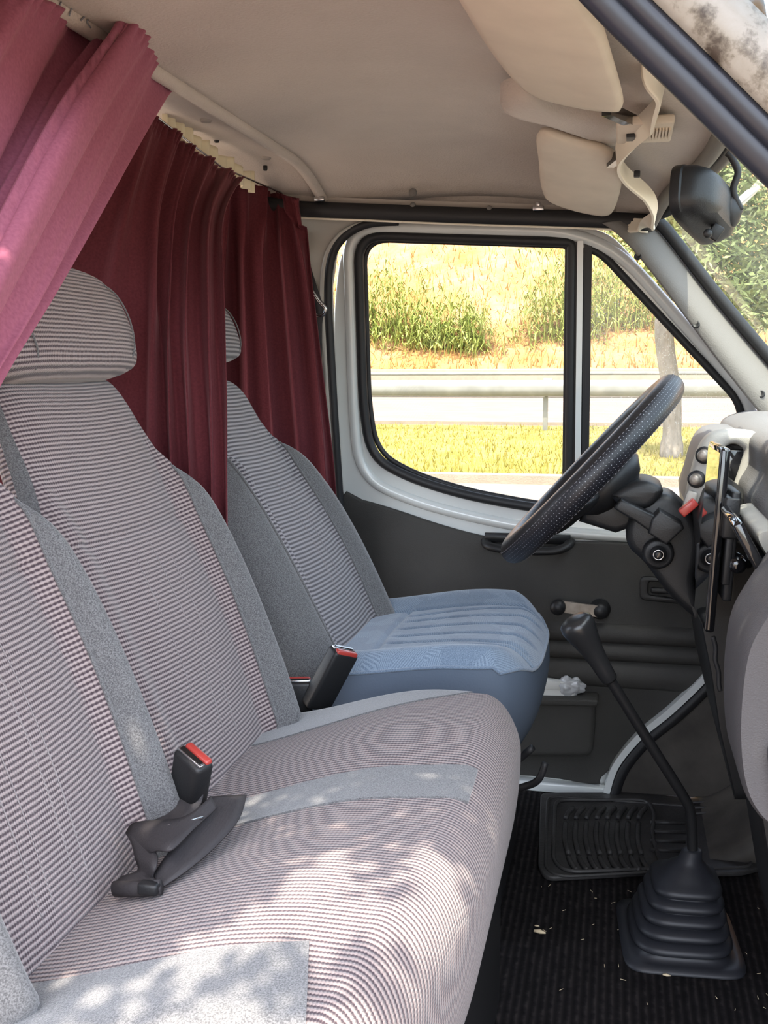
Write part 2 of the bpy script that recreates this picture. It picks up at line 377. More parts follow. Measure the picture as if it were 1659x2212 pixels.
flat('road_edge_kerb', -60, 70, 24.3, 25.0, GZ+.09, mg_conc, 'pale concrete gutter strip along the road behind the guardrail posts', 'kerb', .3)
mline = mat('road paint', (.30, .285, .26), .7)
for i, y in enumerate((31.0, 41.0)):
    flat('road_line', -60, 70, y, y+.35, GZ+.025, mline, ['white painted line on the road lane nearer the guardrail', 'white painted line on the road lane nearer the bank'][i], 'road line', .02)
flat('parking_line', -2.2, 8, 11.3, 11.42, GZ+.02, mline, 'thin white painted line on asphalt beside the kerb', 'road line', .02)

# bank rising beyond the road
def bankz(x, y):
    t = y-47.5
    return GZ + .9 + max(0, t)*.62 + 1.0*noise.noise(Vector((x*.12, y*.12, 0))) * clamp(t/6) + .25*noise.noise(Vector((x*.6, y*.6, 3)))*clamp(t/2)
bm = bmesh.new(); grid(bm, lambda u, v: Vector((lerp(-35, 75, u), lerp(47.5, 86, v), bankz(lerp(-35, 75, u), lerp(47.5, 86, v)))), 150, 60)
struct(put('bank', bm, mg_bank), 'steep bank of dry orange and straw grass rising behind the road', 'bank')
# far barrier wall
bm = bmesh.new(); box(bm, (10, 47.2, GZ+.62), (130, .5, 1.3), bev=.06)
tag(sharp(put('concrete_barrier', bm, mg_conc)), 'long pale concrete barrier at the foot of the dry bank', 'barrier')

# guardrail (near)
galv = mat('galvanised steel', (.20, .195, .18), .5, metal=.0, noise_scale=3, noise_amt=.15)
gr = thing('guardrail', 'galvanised corrugated guardrail in front of the road, seen through the door window', 'guardrail', (4, 22.0, GZ))
prof = [(0, -.165), (.045, -.135), (.045, -.07), (0, -.02), (0, .02), (.045, .07), (.045, .135), (0, .165), (-.012, .165), (-.012, .02), (-.012, -.02), (-.012, -.165)]
zr = at(900, 838, Y=22).z
bm = bmesh.new(); tube(bm, [Vector((-18, 22.0, zr)), Vector((26, 22.0, zr))], 1.0, prof=[(-a, b) for a, b in prof], up=(0, 0, 1)); recalc(bm)
put('rail_beam', bm, galv, gr)
bm = bmesh.new(); box(bm, (4, 21.95+.35, zr+.30), (44, .10, .07), bev=.02); put('top_rail', bm, galv, gr)
xp = at(1176, 880, Y=21.9).x
for k in range(-3, 4):
    bm = bmesh.new(); X = xp + 4.0*k
    box(bm, (X, 22.22, (zr+.2+GZ)/2), (.10, .08, zr+.2-GZ), bev=.01); box(bm, (X+.06, 22.13, zr+.12), (.16, .16, .16), bev=.01)
    put('post', bm, galv, gr)

# verge grass blades (stuff)
mblade = ground_mat('grass blades', [(.3, (0.149, 0.143, 0.028)), (.6, (0.319, 0.253, 0.066))], 1.5, 0)
bm = bmesh.new()
for i in range(9000):
    y = 12.6 + 11*random.random()**1.3; x = random.uniform(-.36*y, .22*y); h = random.uniform(.04, .13); a = random.uniform(0, PI); d = Vector((math.cos(a), math.sin(a), 0))*.012
    p = Vector((x, y, GZ+.01)); t = Vector((random.uniform(-.05, .05), random.uniform(-.05, .05), h))
    bm.faces.new([bm.verts.new(p-d), bm.verts.new(p+d), bm.verts.new(p+t)])
tag(put('verge_grass', bm, mblade, smooth=False), 'short yellow green grass blades growing on the verge', 'grass', kind='stuff')
bm = bmesh.new()
for i in range(9000):
    y = 48.0 + 26*random.random()**1.5; x = random.uniform(-.34*y, .5*y); h = random.uniform(.25, .8); a = random.uniform(0, PI); d = Vector((math.cos(a), math.sin(a), 0))*.035
    p = Vector((x, y, bankz(x, y)-.05)); t = Vector((random.uniform(-.3, .3), random.uniform(-.3, .3), h))
    bm.faces.new([bm.verts.new(p-d), bm.verts.new(p+d), bm.verts.new(p+t)])
mdry = ground_mat('dry stalks', [(.3, (0.230, 0.120, 0.030)), (.5, (0.339, 0.194, 0.060)), (.7, (0.330, 0.233, 0.075))], .5, 0)
tag(put('dry_bank_grass', bm, mdry, smooth=False), 'dry straw coloured grass standing over the bank', 'grass', kind='stuff')

# reeds
mreed = ground_mat('reed leaves', [(.3, (0.128, 0.171, 0.031)), (.5, (0.246, 0.279, 0.066)), (.7, (0.364, 0.362, 0.132))], 2.0, 0, rough=.6)
def reeds(cx_px, base_py, wpx, hpx, Y, n, label):
    c = at(cx_px, base_py, Y=Y); wid = wpx/F*Y; hh = hpx/F*Y
    bm = bmesh.new()
    for i in range(n):
        x = c.x + random.gauss(0, .27)*wid; y = Y + random.uniform(-.8, .8)*1.2; g = bankz(x, y)
        H = hh*random.uniform(.45, 1.0)*(1-.5*abs(x-c.x)/wid); lean = Vector((random.gauss(0, .12), random.gauss(0, .12), 1))
        b0 = Vector((x, y, min(g, c.z+.2)-.1))
        tube(bm, [b0, b0+lean*H], [.02, .008], 4)
        for k in range(9):
            t = random.uniform(.15, 1.0); p = b0+lean*H*t; a = random.uniform(0, 2*PI); L = random.uniform(.35, .8); dr = Vector((math.cos(a), math.sin(a), 0)); s = Vector((-dr.y, dr.x, 0))*.045
            m1 = p + dr*L*.45 + Vector((0, 0, L*.55)); e = p + dr*L + Vector((0, 0, L*random.uniform(-.1, .6)))
            v = [bm.verts.new(q) for q in (p, m1-s, e, m1+s)]; bm.faces.new(v)
    return tag(put('reed_clump', bm, mreed, smooth=False), label, 'reeds', group='green reed clumps on the dry bank')
reeds(845, 800, 250, 235, 50.2, 150, 'green reed clump on the bank at the rear edge of the door window')
reeds(975, 790, 190, 165, 49.8, 110, 'lower green reed clump on the bank in the middle of the door window')
reeds(1215, 800, 170, 300, 50.5, 120, 'tall green reed clump on the bank beside the window divider bar')
reeds(1335, 795, 240, 300, 51.5, 160, 'tall green reed clump on the bank seen through the quarter window')

# tree beyond the verge
mbark = ground_mat('tree bark', [(.3, (.16, .13, .10)), (.7, (.30, .26, .22))], 9, .8, 20, stretch=(1, 1, .3))
mleaf = ground_mat('tree leaves', [(.3, (0.072, 0.098, 0.027)), (.5, (0.162, 0.188, 0.072)), (.7, (0.278, 0.286, 0.152))], 2.5, 0, rough=.5)
tb = at(1450, 985, Y=16.0)
tr = thing('verge_tree', 'leafy tree with a slim grey trunk on the verge in front of the guardrail', 'tree', (tb.x, 16.0, GZ))
bm = bmesh.new(); tp = at(1436, 640, Y=16)
tube(bm, catmull([(tb.x, 16, GZ-.05), (tb.x-.02, 16, .5), (tp.x, 16, 1.6), (tp.x+.1, 16, 3.4)], 6), [.17]*3+[.135]*10+[.09]*6, 12)
for a in range(9):
    ang = a*.7; z0 = 1.9+.25*a*.6; b0 = Vector((tp.x+.05, 16, z0)); tube(bm, [b0, b0+Vector((math.cos(ang)*1.0, math.sin(ang)*1.0, .7))], [.05, .02], 6)
put('trunk', bm, mbark, tr)
bm = bmesh.new()
def leaf(bm, p, L, wd):
    a = random.uniform(0, 2*PI); e = random.uniform(-1.1, .7); d = Vector((math.cos(a)*math.cos(e), math.sin(a)*math.cos(e), math.sin(e))); s = d.orthogonal().normalized()
    s = (Matrix.Rotation(random.uniform(0, PI), 3, d) @ s)*wd
    v = [bm.verts.new(q) for q in (p, p+d*L*.45-s, p+d*L, p+d*L*.45+s)]; bm.faces.new(v)
for i in range(15000):
    # crown of several lobes that fills the windshield
    lx, ly, r = random.choice([(1470, 430, 175), (1600, 430, 170), (1560, 560, 130), (1680, 560, 150), (1740, 420, 200), (1470, 560, 70), (1400, 420, 130), (1500, 300, 150), (1640, 640, 70)])
    a = random.uniform(0, 2*PI); q = r*math.sqrt(random.random()); yy = 16 + random.gauss(0, .8)
    leaf(bm, at(lx+q*math.cos(a), ly+q*math.sin(a), Y=yy), random.uniform(.10, .2), .022)
put('crown', bm, mleaf, tr, smooth=False)

# tree on the near side of the van whose foliage dapples the sun on the bench
nt_ = thing('roadside_tree', 'tree standing behind the photographer whose leaves shade the bench', 'tree', (2.6, -3.6, GZ))
bm = bmesh.new(); tube(bm, catmull([(2.6, -3.6, GZ-.05), (2.55, -3.5, 1.0), (2.0, -2.9, 2.2), (.6, -.7, 2.35)], 6), [.16]*7+[.11]*6+[.05]*6, 12); put('trunk', bm, mbark, nt_)
SHADE_BM = bmesh.new()
def proj(P): d = P-CAM; z = d.dot(FW); return 829.5+F*d.dot(RT)/z, 1106-F*d.dot(UP)/z
def inpoly(x, y, P):
    c = False; n = len(P)
    for i in range(n):
        (x0, y0), (x1, y1) = P[i], P[i-1]
        if (y0 > y) != (y1 > y) and x < (x1-x0)*(y-y0)/(y1-y0)+x0: c = not c
    return c
LIT = [(-60, 2300), (-10, 2200), (60, 2140), (130, 2085), (230, 2068), (290, 2062), (360, 2010), (430, 1992), (520, 1975), (535, 1945), (590, 1930), (610, 1890), (690, 1850), (760, 1832), (800, 1838), (770, 1862), (840, 1905), (875, 1840), (960, 1842), (1060, 1870), (1060, 2000), (1020, 2300), (700, 2500), (100, 2500)]
DARK = [[(745, 1930), (880, 1915), (890, 1950), (810, 1948)], [(735, 2075), (800, 2050), (870, 2060), (900, 2150), (800, 2160), (730, 2130)], [(890, 2010), (940, 2020), (930, 2060), (900, 2050)],
        [(120, 2170), (200, 2125), (330, 2100), (340, 2112), (210, 2142), (140, 2190)], [(190, 2200), (260, 2165), (400, 2130), (410, 2142), (280, 2182), (200, 2230)], [(420, 2130), (500, 2090), (610, 2040), (600, 2062), (500, 2110), (430, 2150)], [(560, 2100), (660, 2050), (668, 2080), (590, 2118)], [(600, 2130), (680, 2100), (700, 2200), (560, 2180)]]
def shaded(X, Y):
    px, py = proj(Vector((X, Y, .49))); q = noise.noise(Vector((px*.02, py*.02, 1)))*14
    if not inpoly(px+q, py+q, LIT): return True
    return any(inpoly(px, py, d) for d in DARK)
cnt = 0
while cnt < 30000:
    X = random.uniform(-1.15, .25); Y = random.uniform(.40, 1.70)
    if not shaded(X, Y): continue
    p = Vector((X, Y, .49)) + SUN*(1.45+random.uniform(-.08, .30)); leaf(SHADE_BM, p, random.uniform(.025, .042), .010); cnt += 1
put('crown', SHADE_BM, mleaf, nt_, smooth=False)

# ================================================================== the setting: van shell
def clz(x, y):
    z = cinterp([(-.70, 1.34), (-.62, 1.345), (-.35, 1.362), (-.15, 1.345), (-.03, 1.31), (.08, 1.275), (.16, 1.262)], x)
    d = max(0, (y-1.93)/.27); z -= .062*d*d
    d = max(0, (1.10-y)/.25); z -= .06*d*d
    return z
def hx(y): return .045 + .085*math.sin(PI*clamp((y-.80)/1.42))    # windshield header line in plan
bm = bmesh.new(); grid(bm, lambda u, v: Vector((lerp(-.615, hx(lerp(.80, 2.2, v))+.005, u), lerp(.80, 2.2, v), clz(lerp(-.615, hx(lerp(.80, 2.2, v)), u), lerp(.80, 2.2, v)))), 50, 60)
ext = bmesh.ops.extrude_face_region(bm, geom=bm.faces[:])
for v in [g for g in ext['geom'] if isinstance(g, bmesh.types.BMVert)]: v.co.z += .03
recalc(bm); struct(put('ceiling', bm, M['liner']), 'beige fabric headliner over the cab', 'ceiling')
bm = bmesh.new(); tube(bm, [(-.618, y, clz(-.618, y)-.002) for y in [.8+.05*i for i in range(29)]], .011, 12)
struct(put('trim_1', bm, M['liner']), 'rounded headliner bead across the rear edge of the cab ceiling', 'trim')
# overhead rear panel with plugs and slots
def rp(x, y): return Vector((x, y, clz(-.62, y) + .004 + .010*clamp((-.63-x)/.10)))
bm = bmesh.new(); grid(bm, lambda u, v: rp(lerp(-.85, -.626, u), lerp(.80, 2.2, v)), 12, 40)
ext = bmesh.ops.extrude_face_region(bm, geom=bm.faces[:])
for v in [g for g in ext['geom'] if isinstance(g, bmesh.types.BMVert)]: v.co.z += .02
recalc(bm); rear = struct(put('trim_2', bm, M['liner']), 'grey beige overhead panel behind the ceiling bead above the curtains', 'trim')
mplug = mat('plug plastic', (.36, .33, .30), .6)
for (px, py, r, m) in ((445, 260, .010, mplug), (575, 341, .010, mplug), (468, 304, .005, M['rubber']), (573, 365, .0045, M['rubber']), (651, 413, .013, M['rubber'])):
    p = at(px, py, Z=1.325)
    for _ in range(4): p = at(px, py, Z=rp(p.x, p.y).z - .001)
    bm = bmesh.new(); lathe(bm, p+Vector((0, 0, .006)), (0, 0, -1), [(r, 0), (r, .006), (r*.8, .009), (r*.3, .0095)], 20); put('plug', bm, m, rear)

bm = bmesh.new(); box(bm, (-.45, 2.235, 1.33), (1.05, .05, .19), bev=.01); struct(sharp(put('trim_20', bm, M['liner'])), 'inner roof side rail above the driver door', 'trim')
# outer roof skin
bm = bmesh.new(); box(bm, (-.75, 1.50, 1.41), (1.55, 1.50, .02), bev=.008); box(bm, (.03, 1.50, 1.365), (.20, 1.48, .02), Matrix.Rotation(.52, 3, 'Y'), bev=.008); box(bm, (-.72, .785, 1.36), (1.50, .05, .11), bev=.015)
struct(sharp(put('roof', bm, M['bodywhite'])), 'white painted roof skin above the headliner', 'roof')
# floor
bm = bmesh.new(); box(bm, (-.35, 1.46, -.02), (1.75, 1.80, .04)); struct(put('floor', bm, M['carpet'], smooth=False), 'black ribbed carpet on the cab floor', 'floor')
# far body wall (B pillar and rear) with door aperture edge
apx = [(-600, 440), (640, 440), (800, 472), (760, 500), (733, 540), (722, 620), (728, 850), (742, 1075), (752, 1400), (760, 1700), (-600, 1700)]
L = wpts(apx, 0.0)
bm = slab([L], wallmap(.015), .02, .003); struct(sharp(put('wall_left', bm, M['pillarpaint'])), 'beige grey painted pillar and side wall behind the driver seat', 'wall')
# near side: rear wall beyond the open doorway (out of frame, keeps the daylight as in a real cab)
bm = bmesh.new(); box(bm, (-1.20, .545, .62), (.80, .06, 1.5), Matrix.Rotation(-.04, 3, 'X'), bev=.01)
struct(sharp(put('wall_right', bm, M['pillarpaint'])), 'painted side wall behind the open passenger doorway', 'wall')

# ------------------------------------------------------------------ driver door (far side)
D = thing('door_1', 'driver door, pale paint above and dark grey card below, with divided window', 'door', onwall(1000, 1690), kind='structure')
outer = catmull([(722, 600), (716, 700), (722, 850), (735, 1075), (745, 1300), (752, 1560), (775, 1672), (900, 1676), (1290, 1698), (1340, 1640), (1440, 1560), (1530, 1465), (1640, 1380), (1640, 1150), (1640, 930)], 6)
outer = [(p[0], p[1]) for p in [(v.x, v.y) for v in catmull([(a, b, 0) for a, b in [(724, 640), (720, 760), (728, 900), (738, 1075), (748, 1300), (752, 1560), (775, 1668), (900, 1674), (1290, 1696), (1340, 1640), (1440, 1560), (1530, 1465), (1640, 1380), (1650, 1150), (1640, 930), (1560, 800), (1440, 650), (1360, 548), (1300, 500), (1200, 486), (1000, 482), (840, 482), (775, 500), (738, 550)]], 5, closed=True)]]
win = roundpoly([(775, 508, 60), (1236, 524, 12), (1229, 1105, 10), (1130, 1092, 60), (1000, 1068, 80), (880, 1030, 60), (803, 985, 50), (786, 880, 60)])
quart = roundpoly([(1266, 535, 14), (1300, 548, 30), (1602, 872, 40), (1600, 960, 40), (1560, 1132, 30), (1400, 1132, 60), (1262, 1116, 10)])
bm = slab([wpts(outer), wpts(win), wpts(quart)], wallmap(-.02), .05, .008)
put('door_frame', bm, M['white'], D)
sharp(D.children[0], 50)
# raised inner rib of the frame (thick rounded shoulder round the window)
ring = wpts(roundpoly([(752, 490, 75), (1225, 500, 60), (1340, 545, 80), (1625, 868, 60), (1625, 960, 40), (1600, 1168, 40), (1400, 1162, 60), (1200, 1148, 80), (1060, 1125, 80), (900, 1085, 70), (778, 1030, 75), (765, 880, 60)]))
bm = bmesh.new(); tube(bm, [Vector((a, wallY(b)-.004, b)) for a, b in ring], .013, 10, closed=True); put('frame_rib', bm, M['white'], D)
def ringtube(name, px, off, r, m, par=D, sc=1.0):
    bm = bmesh.new(); tube(bm, [Vector((a, wallY(b)-off, b)) for a, b in wpts(px)], r, 10, closed=True); return put(name, bm, m, par)
ringtube('window_seal', win, .006, .0105, M['rubber'])
ringtube('inner_seal', roundpoly([(784, 516, 56), (1226, 530, 12), (1219, 1096, 10), (1130, 1083, 60), (1000, 1058, 80), (885, 1020, 60), (814, 975, 50), (796, 880, 60)]), -.008, .006, M['rubber'])
ringtube('quarter_seal', quart, .004, .0085, M['rubber'])
def pane(name, px, off, m):
    bm = slab([wpts(px)], wallmap(off), .004); return put(name, bm, m, D, smooth=False)
pane('window_glass', win, -.02, M['glass']); pane('quarter_glass', quart, -.02, M['glassq'])
bm = bmesh.new(); a0 = onwall(1254, 520, .012); a1 = onwall(1247, 1110, .012); tube(bm, [a0, a1], 1.0, prof=[(-.006, -.006), (.006, -.006), (.006, .006), (-.006, .006)], up=(0, 1, 0)); put('divider_bar', bm, M['white'], D, smooth=False)
bm = bmesh.new()
for q in (1239, 1267):
    tube(bm, [onwall(q+4, 522, .004), onwall(q-4, 1110, .004)], 1.0, prof=[(-.0075, -.008), (.0075, -.008), (.0075, .008), (-.0075, .008)], up=(0, 1, 0))
put('divider_seal', bm, M['rubber'], D, smooth=False)
# door card
cardpx = [(742, 1072), (785, 1078), (860, 1100), (950, 1130), (1040, 1154), (1120, 1163), (1300, 1168), (1420, 1174), (1540, 1188), (1640, 1210), (1640, 1375), (1530, 1462), (1440, 1548), (1370, 1612), (1300, 1672), (1285, 1688), (1150, 1670), (900, 1664), (765, 1655), (757, 1500), (750, 1250)]
cp = wpts([(v.x, v.y) for v in catmull([(a, b, 0) for a, b in cardpx], 3, closed=True)])
bm = slab([cp], wallmap(.012), .016, .005); sharp(put('door_card', bm, M['card'], D), 50)
# horizontal padded ribs
for (ya, yb, za, zb) in ((1337, 1360, 1379, 1402), (1379, 1402, 1415, 1441), (1415, 1441, 1470, 1500)):
    bm = bmesh.new()
    A0 = onwall(820, ya-16, .02); A1 = onwall(1560, yb, .02); B0 = onwall(820, za-16, .02); B1 = onwall(1560, zb, .02)
    def f(u, v):
        p = A0.lerp(A1, u).lerp(B0.lerp(B1, u), v); p.y -= .016*math.sin(PI*v)**.6 - .0; return p
    grid(bm, f, 20, 12); recalc(bm); put('card_rib', bm, M['card'], D)
# small step line above the map pocket
# belt pull handle
bm = bmesh.new(); hp = catmull([onwall(1050, 1168, .02), onwall(1058, 1180, .045), onwall(1110, 1189, .055), onwall(1190, 1190, .055), onwall(1222, 1182, .045), onwall(1232, 1170, .02)], 5)
tube(bm, hp, 1.0, prof=[(.012*math.cos(t), .009*math.sin(t)) for t in [k*PI/6 for k in range(12)]]); put('pull_handle', bm, M['softblack'], D)
bm = bmesh.new(); hb = [onwall(1048, 1160, .022), onwall(1232, 1166, .022)]; tube(bm, hb, 1.0, prof=[(-.006, -.01), (.006, -.01), (.006, .01), (-.006, .01)], up=(0, 0, 1)); put('handle_plate', bm, M['softblack'], D)
# window crank
wc = onwall(1296, 1314, .02)
bm = bmesh.new(); lathe(bm, wc, (0, -1, 0), [(.022, 0), (.023, .008), (.017, .014), (.018, .03), (.012, .036), (.003, .038)]); crk = put('window_crank', bm, M['softblack'], D)
bm = bmesh.new(); k2 = onwall(1208, 1301, .02)
c0 = wc+Vector((0, -.030, 0)); c1 = k2+Vector((0, -.034, 0)); tube(bm, [c0, c0.lerp(c1, .5)+Vector((0, -.003, 0)), c1], 1.0, prof=[(-.004, -.0125), (.004, -.0125), (.004, .0125), (-.004, .0125)], up=(0, 0, 1)); put('crank_arm', bm, M['alu'], crk, smooth=False)
bm = bmesh.new(); lathe(bm, c1+Vector((0, .012, 0)), (0, -1, 0), [(.010, 0), (.012, .01), (.0165, .018), (.0165, .034), (.011, .041), (.002, .043)]); put('crank_knob', bm, M['softblack'], crk)
# inner release in its recess
bm = slab([wpts(roundpoly([(1382, 1240, 12), (1478, 1245, 12), (1478, 1300, 12), (1382, 1290, 12)])), wpts(roundpoly([(1400, 1250, 8), (1470, 1255, 8), (1470, 1288, 8), (1400, 1280, 8)]))], wallmap(.024), .012, .003)
rl = put('release_bezel', bm, M['softblack'], D)
bm = bmesh.new(); p = onwall(1434, 1276, .022); box(bm, p, (.055, .012, .012), bev=.003); put('release_lever', bm, M['softblack'], rl)
# map pocket
mp = onwall(1195, 1560, .03)
bm = bmesh.new(); ppx = [(1060, 1488, 8), (1290, 1490, 14), (1283, 1612, 22), (1070, 1612, 22)]
bm.free(); bm = slab([wpts(roundpoly(ppx))], wallmap(.045), .05, .012); sharp(put('map_pocket', bm, M['card'], D), 55)
bm = slab([wpts(roundpoly([(1056, 1484, 6), (1294, 1488, 8), (1293, 1502, 6), (1056, 1498, 6)]))], wallmap(.052), .060, .004); put('pocket_lip', bm, M['card'], D)

# white aperture flange and black seal, lower front curve of the doorway
fl = catmull([onwall(x, y, .03) for x, y in [(1310, 1708), (1330, 1650), (1380, 1588), (1450, 1530), (1520, 1462), (1580, 1390)]], 6)
bm = bmesh.new(); tube(bm, fl, 1.0, prof=[(-.007, -.016), (.007, -.016), (.007, .016), (-.007, .016)], up=(0, 1, 0)); struct(put('trim_3', bm, M['white'], smooth=False), 'pale painted flange curving up the front of the driver doorway', 'trim')
bm = bmesh.new(); tube(bm, [p+Vector((.016, -.006, -.010)) for p in fl], .013, 10); struct(put('trim_4', bm, M['rubber']), 'black rubber seal beside the pale lower doorway flange', 'trim')
bm = slab([wpts([(1060, 1668), (1310, 1692), (1306, 1718), (1060, 1712)])], wallmap(.015), .035, .006); struct(sharp(put('trim_5', bm, M['white'])), 'pale painted door sill behind the driver seat base', 'trim')
# black seal loop round the doorway: rear edge and corner
sl = catmull([onwall(x, y, .035) for x, y in [(752, 1420), (742, 1200), (733, 1070), (722, 900), (714, 760), (708, 640), (715, 560), (742, 512), (792, 484), (860, 478)]], 7)
bm = bmesh.new(); tube(bm, sl, .0095, 10); struct(put('trim_6', bm, M['rubber']), 'black rubber seal round the rear edge of the driver doorway', 'trim')
bm = bmesh.new(); tube(bm, [p+Vector((-.011, -.002, 0)) for p in sl], .006, 8); struct(put('trim_7', bm, M['pillarpaint']), 'pale rounded lip outside the rear doorway seal', 'trim')
# thick black rubber along the roof rail
rr = [onwall(x, y, .065) for x, y in [(560, 440), (650, 452), (800, 458), (1000, 466), (1200, 472), (1330, 477), (1400, 482)]]
bm = bmesh.new(); tube(bm, catmull(rr, 5), 1.0, prof=[(-.010, -.0155), (.010, -.0155), (.014, 0), (.010, .0155), (-.010, .0155)], up=(0, 0, 1)); recalc(bm); struct(put('trim_8', bm, M['rubber']), 'thick black rubber seal along the roof rail above the driver window', 'trim')
bm = bmesh.new(); tube(bm, catmull([p+Vector((0, -.004, -.0175)) for p in rr], 5), .0022, 8); struct(put('trim_9', bm, M['cream']), 'thin cream edge under the black roof rail seal', 'trim')
# roof rail trim strip with screws, above the rubber
st = [onwall(x, y, .045) for x, y in [(560, 428), (690, 437), (900, 446), (1060, 451), (1200, 457), (1330, 466)]]
bm = bmesh.new(); tube(bm, catmull(st, 5), 1.0, prof=[(-.006, -.011), (.006, -.011), (.006, .011), (-.006, .011)], up=(0, 0, 1)); rail = struct(put('trim_10', bm, mat('rail trim', (.42, .38, .34), .6), smooth=False), 'grey beige trim strip with screws along the far roof rail', 'trim')
for px, py, r in ((892, 416, .0085), (1057, 450, .006), (892, 443, .006)):
    p = onwall(px, py, .07); bm = bmesh.new(); lathe(bm, p, (0, -1, -.2), [(r, 0), (r, .003), (r*.5, .005)], 16); put('screw', bm, M['trimgrey'], rail)
for px, py in ((690, 430), (1163, 450)):
    p = onwall(px, py, .08); bm = bmesh.new(); box(bm, p, (.022, .012, .010), bev=.002); box(bm, p+Vector((0, 0, .008)), (.008, .01, .010), bev=.002); put('clip', bm, M['steel'], rail)

# A pillar trim, far side
lo = [(1300, 482), (1340, 512), (1400, 580), (1480, 685), (1560, 792), (1659, 915), (1760, 1040)]
hi = [(1392, 478), (1420, 500), (1462, 552), (1530, 640), (1600, 725), (1680, 818), (1780, 935)]
LO = catmull([onwall(x, y, .085) for x, y in lo], 6); HI = catmull([onwall(x, y, .03) for x, y in hi], 6)
bm = bmesh.new()
def fp(u, v):
    i = u*(len(LO)-1); k = min(int(i), len(LO)-2); t = i-k; a = LO[k].lerp(LO[k+1], t); b = HI[k].lerp(HI[k+1], t); p = a.lerp(b, v); p.y -= .022*math.sin(PI*v); p.x -= .006*math.sin(PI*v); return p
grid(bm, fp, 50, 12); ext = bmesh.ops.extrude_face_region(bm, geom=bm.faces[:])
for v in [g for g in ext['geom'] if isinstance(g, bmesh.types.BMVert)]: v.co += Vector((.012, .03, .006))
recalc(bm); ap = struct(put('trim_11', bm, M['trimgrey']), 'grey grained windshield pillar cover with round screw plugs, driver side', 'trim')
for px, py in ((1380, 552), (1509, 702), (1641, 847)):
    t = 0
    best = min(((i, j) for i in range(51) for j in range(13)), key=lambda ij: (lambda q: (q[0]-px)**2+(q[1]-py)**2)((lambda P: (829.5+F*((P-CAM).dot(RT))/((P-CAM).dot(FW)), 1106-F*((P-CAM).dot(UP))/((P-CAM).dot(FW))))(fp(ij[0]/50, ij[1]/12))))
    P = fp(best[0]/50, best[1]/12); bm = bmesh.new(); lathe(bm, P+Vector((0, .003, 0)), (-.3, -1, .25), [(.0075, 0), (.0075, .0035), (.006, .005), (.0045, .0035)], 18); put('screw_plug', bm, M['rubber'], ap)
# windshield rubber along pillar and header
wsl = [HI[i]+Vector((.012, .0, .008)) for i in range(0, len(HI), 3)]
hd = [Vector((hx(y)+.018, y, clz(hx(y), y)-.006)) for y in [2.1-.09*i for i in range(15)]]
bm = bmesh.new(); tube(bm, catmull(list(reversed(wsl))+hd, 4), .0125, 12); struct(put('trim_12', bm, M['rubber']), 'black rubber round the windshield along header and driver pillar', 'trim')
bm = bmesh.new(); hd2 = [Vector((hx(y)-.008, y, clz(hx(y), y)-.010)) for y in [2.17-.09*i for i in range(15)]]; tube(bm, catmull(hd2, 4), .0125, 12); struct(put('trim_13', bm, M['trimgrey']), 'grey rounded trim along the windshield header', 'trim')
# windshield glass
def ws(u, v):
    y = lerp(.78, 2.24, u); c = math.sin(PI*u); top = Vector((hx(y)+.02, y, 1.262)); bot = Vector((.44+.14*c, y, .80)); return top.lerp(bot, v)
bm = bmesh.new(); grid(bm, ws, 30, 14); recalc(bm)
ext = bmesh.ops.extrude_face_region(bm, geom=bm.faces[:])
for v in [g for g in ext['geom'] if isinstance(g, bmesh.types.BMVert)]: v.co += Vector((.003, 0, .003))
W2 = struct(put('window_2', bm, M['glassw'], smooth=False), 'dusty windshield in front of the dashboard', 'window')
# cowl / bonnet outside
bm = bmesh.new(); box(bm, (.90, 1.5, .66), (.85, 1.55, .10), Matrix.Rotation(.22, 3, 'Y'), bev=.03); box(bm, (.86, 1.5, .15), (.7, 1.6, .9), bev=.05)
struct(sharp(put('bonnet', bm, M['bodywhite'])), 'white bonnet in front of the windshield', 'bonnet')

# near A pillar with black seal and weathered paint (open doorway edge)
na = [at(x, y, Y=.80) for x, y in [(1120, -190), (1275, -30), (1370, 68), (1500, 195), (1620, 315), (1760, 450), (1900, 590), (2200, 900), (2480, 1230)]]
NA = catmull(na, 6)
bm = bmesh.new(); tube(bm, NA, .0120, 16); tube(bm, [p+Vector((.009, -.010, .009)) for p in NA], .0085, 12)
struct(put('trim_14', bm, mat('blue black rubber', (.014, .016, .024), .38, spec=.6)), 'black double rubber seal along the near windshield pillar at top right', 'trim')
nb0 = [p + Vector((.014, -.02, .013)) for p in NA]
bm = bmesh.new()
def fn(u, v):
    i = u*(len(nb0)-1); k = min(int(i), len(nb0)-2); p = nb0[k].lerp(nb0[k+1], i-k)
    return p + Vector((.031*v, -.012*math.sin(PI*v)+.01*v, .030*v))
grid(bm, fn, 40, 10); ext = bmesh.ops.extrude_face_region(bm, geom=bm.faces[:])
for v in [g for g in ext['geom'] if isinstance(g, bmesh.types.BMVert)]: v.co += Vector((.0, .05, .0))
recalc(bm); struct(put('trim_15', bm, M['bodywhite']), 'weathered white painted pillar with rust and mould specks at top right', 'trim')
gut = [p + Vector((.062, -.03, .058)) for p in NA]
bm = bmesh.new(); tube(bm, gut, .0035, 8); struct(put('trim_16', bm, M['rubber']), 'thin dark drip edge outside the near windshield pillar', 'trim')

